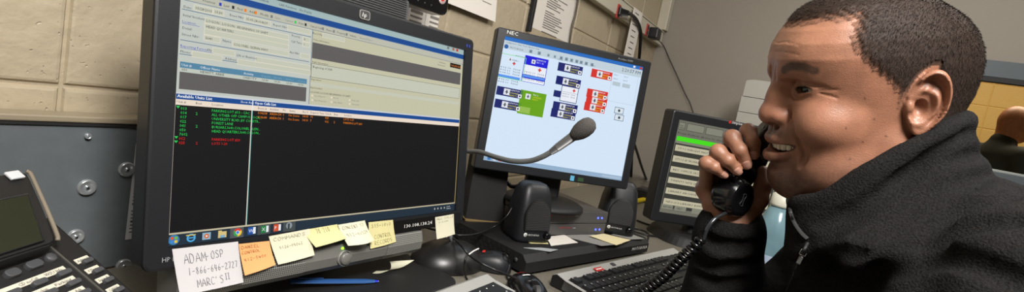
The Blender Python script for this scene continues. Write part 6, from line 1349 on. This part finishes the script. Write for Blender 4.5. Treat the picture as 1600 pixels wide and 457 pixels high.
for i in range(28):
    a = 2*math.pi*i/28; r_ = .0062+.0030*math.cos(2*a)**1; w = .0036 if abs(math.cos(a)) > .6 else .0020; pts.append(q_+sx_*(.0085*math.cos(a))+sy_*(math.copysign(1, math.sin(a))*min(abs(math.sin(a))*.006, .0018+.0030*math.cos(a)**2)))
b.tube(pts+[pts[0]], .00045, M_dkgrey, 6, 1); lbl(b.obj('embossed_mark', hs), 'embossed loop mark')
# cord: straight silver end, then the coil
c0 = Vector(D(1134, 333, .672)); c1 = Vector(D(1118, 342, .665)); c2 = Vector(D(1106, 357, .662)); c3 = Vector(D(1099, 376, .664))
t = thing('handset_cord', 'black coiled cord hanging from the handset down over the keyboard', 'phone cord', tuple(D(1040, 420, .70)))
b = B(); b.tube([c0+Vector((0, 0, .004)), c0, c1, c2, c3], .0024, mat('cord_sheen', (60, 62, 66), .15, metal=.6), 10, 8); b.obj('straight_cord', t)
path = cr([Vector(D(1099, 374, .664)), Vector(D(1085, 386, .667)), Vector(D(1062, 407, .680)), Vector(D(1036, 433, .700)), Vector(D(1005, 455, .725)), Vector(D(965, 480, .76))], 40)
cum = [0]
for a, c in zip(path, path[1:]): cum.append(cum[-1]+(c-a).length)
nturn = 23; pts = []; up_ = Vector((0, 0, 1)); N_ = nturn*18
for i in range(N_+1):
    s_ = cum[-1]*i/N_; j = min(np.searchsorted(cum, s_), len(path)-1); j = max(j, 1); f_ = (s_-cum[j-1])/max(cum[j]-cum[j-1], 1e-9); c = path[j-1].lerp(path[j], f_); tt = (path[j]-path[j-1]).normalized()
    a1 = tt.cross(up_).normalized(); a2 = tt.cross(a1); an = 2*math.pi*nturn*i/N_; rr = .0056*min(1, i/10); pts.append(c+(a1*math.cos(an)+a2*math.sin(an))*rr)
b = B(); b.tube(pts, .0027, M_gloss, 8, 1); b.obj('coiled_cord', t)
# ------------------------------------------------------------------ man in the next room
DP = np.array(aX(1585, 196, 4.6)); g = G((-.30, -.40, -1.0), (.30, .40, .20), .010)
g.ell((0, 0, .02), (.098, .078, .108), .02); g.ell((.045, 0, -.05), (.052, .055, .065), .03); g.cap((.09, 0, -.01), (.100, 0, -.035), .010, .014, .01); g.cap((-.025, 0, -.06), (-.045, 0, -.2), .062, .070, .03)
for s_ in (1, -1): g.ell((-.005, .078*s_, -.008), (.018, .008, .030), .006)
g.ell((-.05, 0, -.45), (.12, .17, .26), .05); g.cap((-.05, -.17, -.27), (-.05, .17, -.27), .06, .06, .05)
for s_ in (1, -1): g.chain([(-.05, .19*s_, -.27), (-.03, .23*s_, -.55), (.16, .17*s_, -.66)], [.052, .042, .03], .03); g.ell((.2, .165*s_, -.67), (.05, .035, .02), .02)
g.ell((-.05, 0, -.85), (.13, .17, .14), .04)
P_, Q_ = g.mesh(); yawd = R_(-62); Rd = np.array([[math.cos(yawd), -math.sin(yawd), 0], [math.sin(yawd), math.cos(yawd), 0], [0, 0, 1]]); d2w = lambda p_: np.asarray(p_) @ Rd.T+DP
m2 = thing('person', 'bald man in a dark green shirt seen from behind through the window at far right', 'person', (DP[0], DP[1], 0))
npobj('body', d2w(P_), Q_, [M_skin], m2, np.tile(np.array(lin((206, 142, 104))), (len(P_), 1)))
g = G((-.32, -.42, -1.0), (.32, .42, -.05), .012)
g.ell((-.05, 0, -.43), (.14, .19, .29), .05); g.cap((-.05, -.17, -.215), (-.05, .17, -.215), .074, .074, .05); g.cap((-.04, 0, -.125), (-.05, 0, -.22), .072, .10, .03); g.ell((-.05, 0, -.8), (.145, .185, .16), .04)
for s_ in (1, -1): g.chain([(-.05, .19*s_, -.22), (-.03, .23*s_, -.53)], [.070, .060], .03)
P_, Q_ = g.mesh(); npobj('shirt', d2w(P_), Q_, [mat('dark_green_shirt', (42, 44, 34), .8)], m2)
g = G((-.32, -.32, -DP[2]), (.32, .32, -.75), .014)
g.ell((-.05, 0, -.90), (.15, .18, .12), .04)
for s_ in (1, -1): g.chain([(-.05, .09*s_, -.90), (-.04, .10*s_, -1.2), (-.05, .10*s_, -DP[2]+.08)], [.095, .07, .055], .02); g.ell((.0, .10*s_, -DP[2]+.045), (.13, .05, .045), .02)
P_, Q_ = g.mesh(); P_[:, 2] = np.maximum(P_[:, 2], -DP[2]+.0005); npobj('trousers', d2w(P_), Q_, [mat('dark_trousers', (32, 32, 36), .8)], m2)
# ================================================================== LIGHT
def area(name, loc, target, size, power, col=(1, 1, 1), sy=None):
    l = bpy.data.lights.new(name, 'AREA'); l.energy = power; l.size = size; l.color = col
    if sy: l.shape = 'RECTANGLE'; l.size_y = sy
    o = bpy.data.objects.new(name, l); COL.objects.link(o); o.location = loc
    o.rotation_euler = (Vector(target)-Vector(loc)).to_track_quat('-Z', 'Y').to_euler(); return o
area('ceiling_panel_light', (-.2, -.5, 2.58), (-.2, -.5, 0), .6, 23, (1, .96, .90), 1.2)
area('ceiling_panel_light', (1.9, -.7, 2.58), (1.9, -.7, 0), .6, 22, (1, .96, .90), 1.2)
area('ceiling_panel_light', (5.0, -1.3, 2.58), (5.0, -1.3, 0), .6, 27, (1, .88, .66), 1.2)
area('bounced_flash', (.02, -.42, 2.05), (.85, .2, 1.1), .40, 33, (1, .97, .93))
w = bpy.data.worlds.new('world'); w.use_nodes = True; w.node_tree.nodes['Background'].inputs[0].default_value = (.9, .9, 1, 1); w.node_tree.nodes['Background'].inputs[1].default_value = .25; scn.world = w
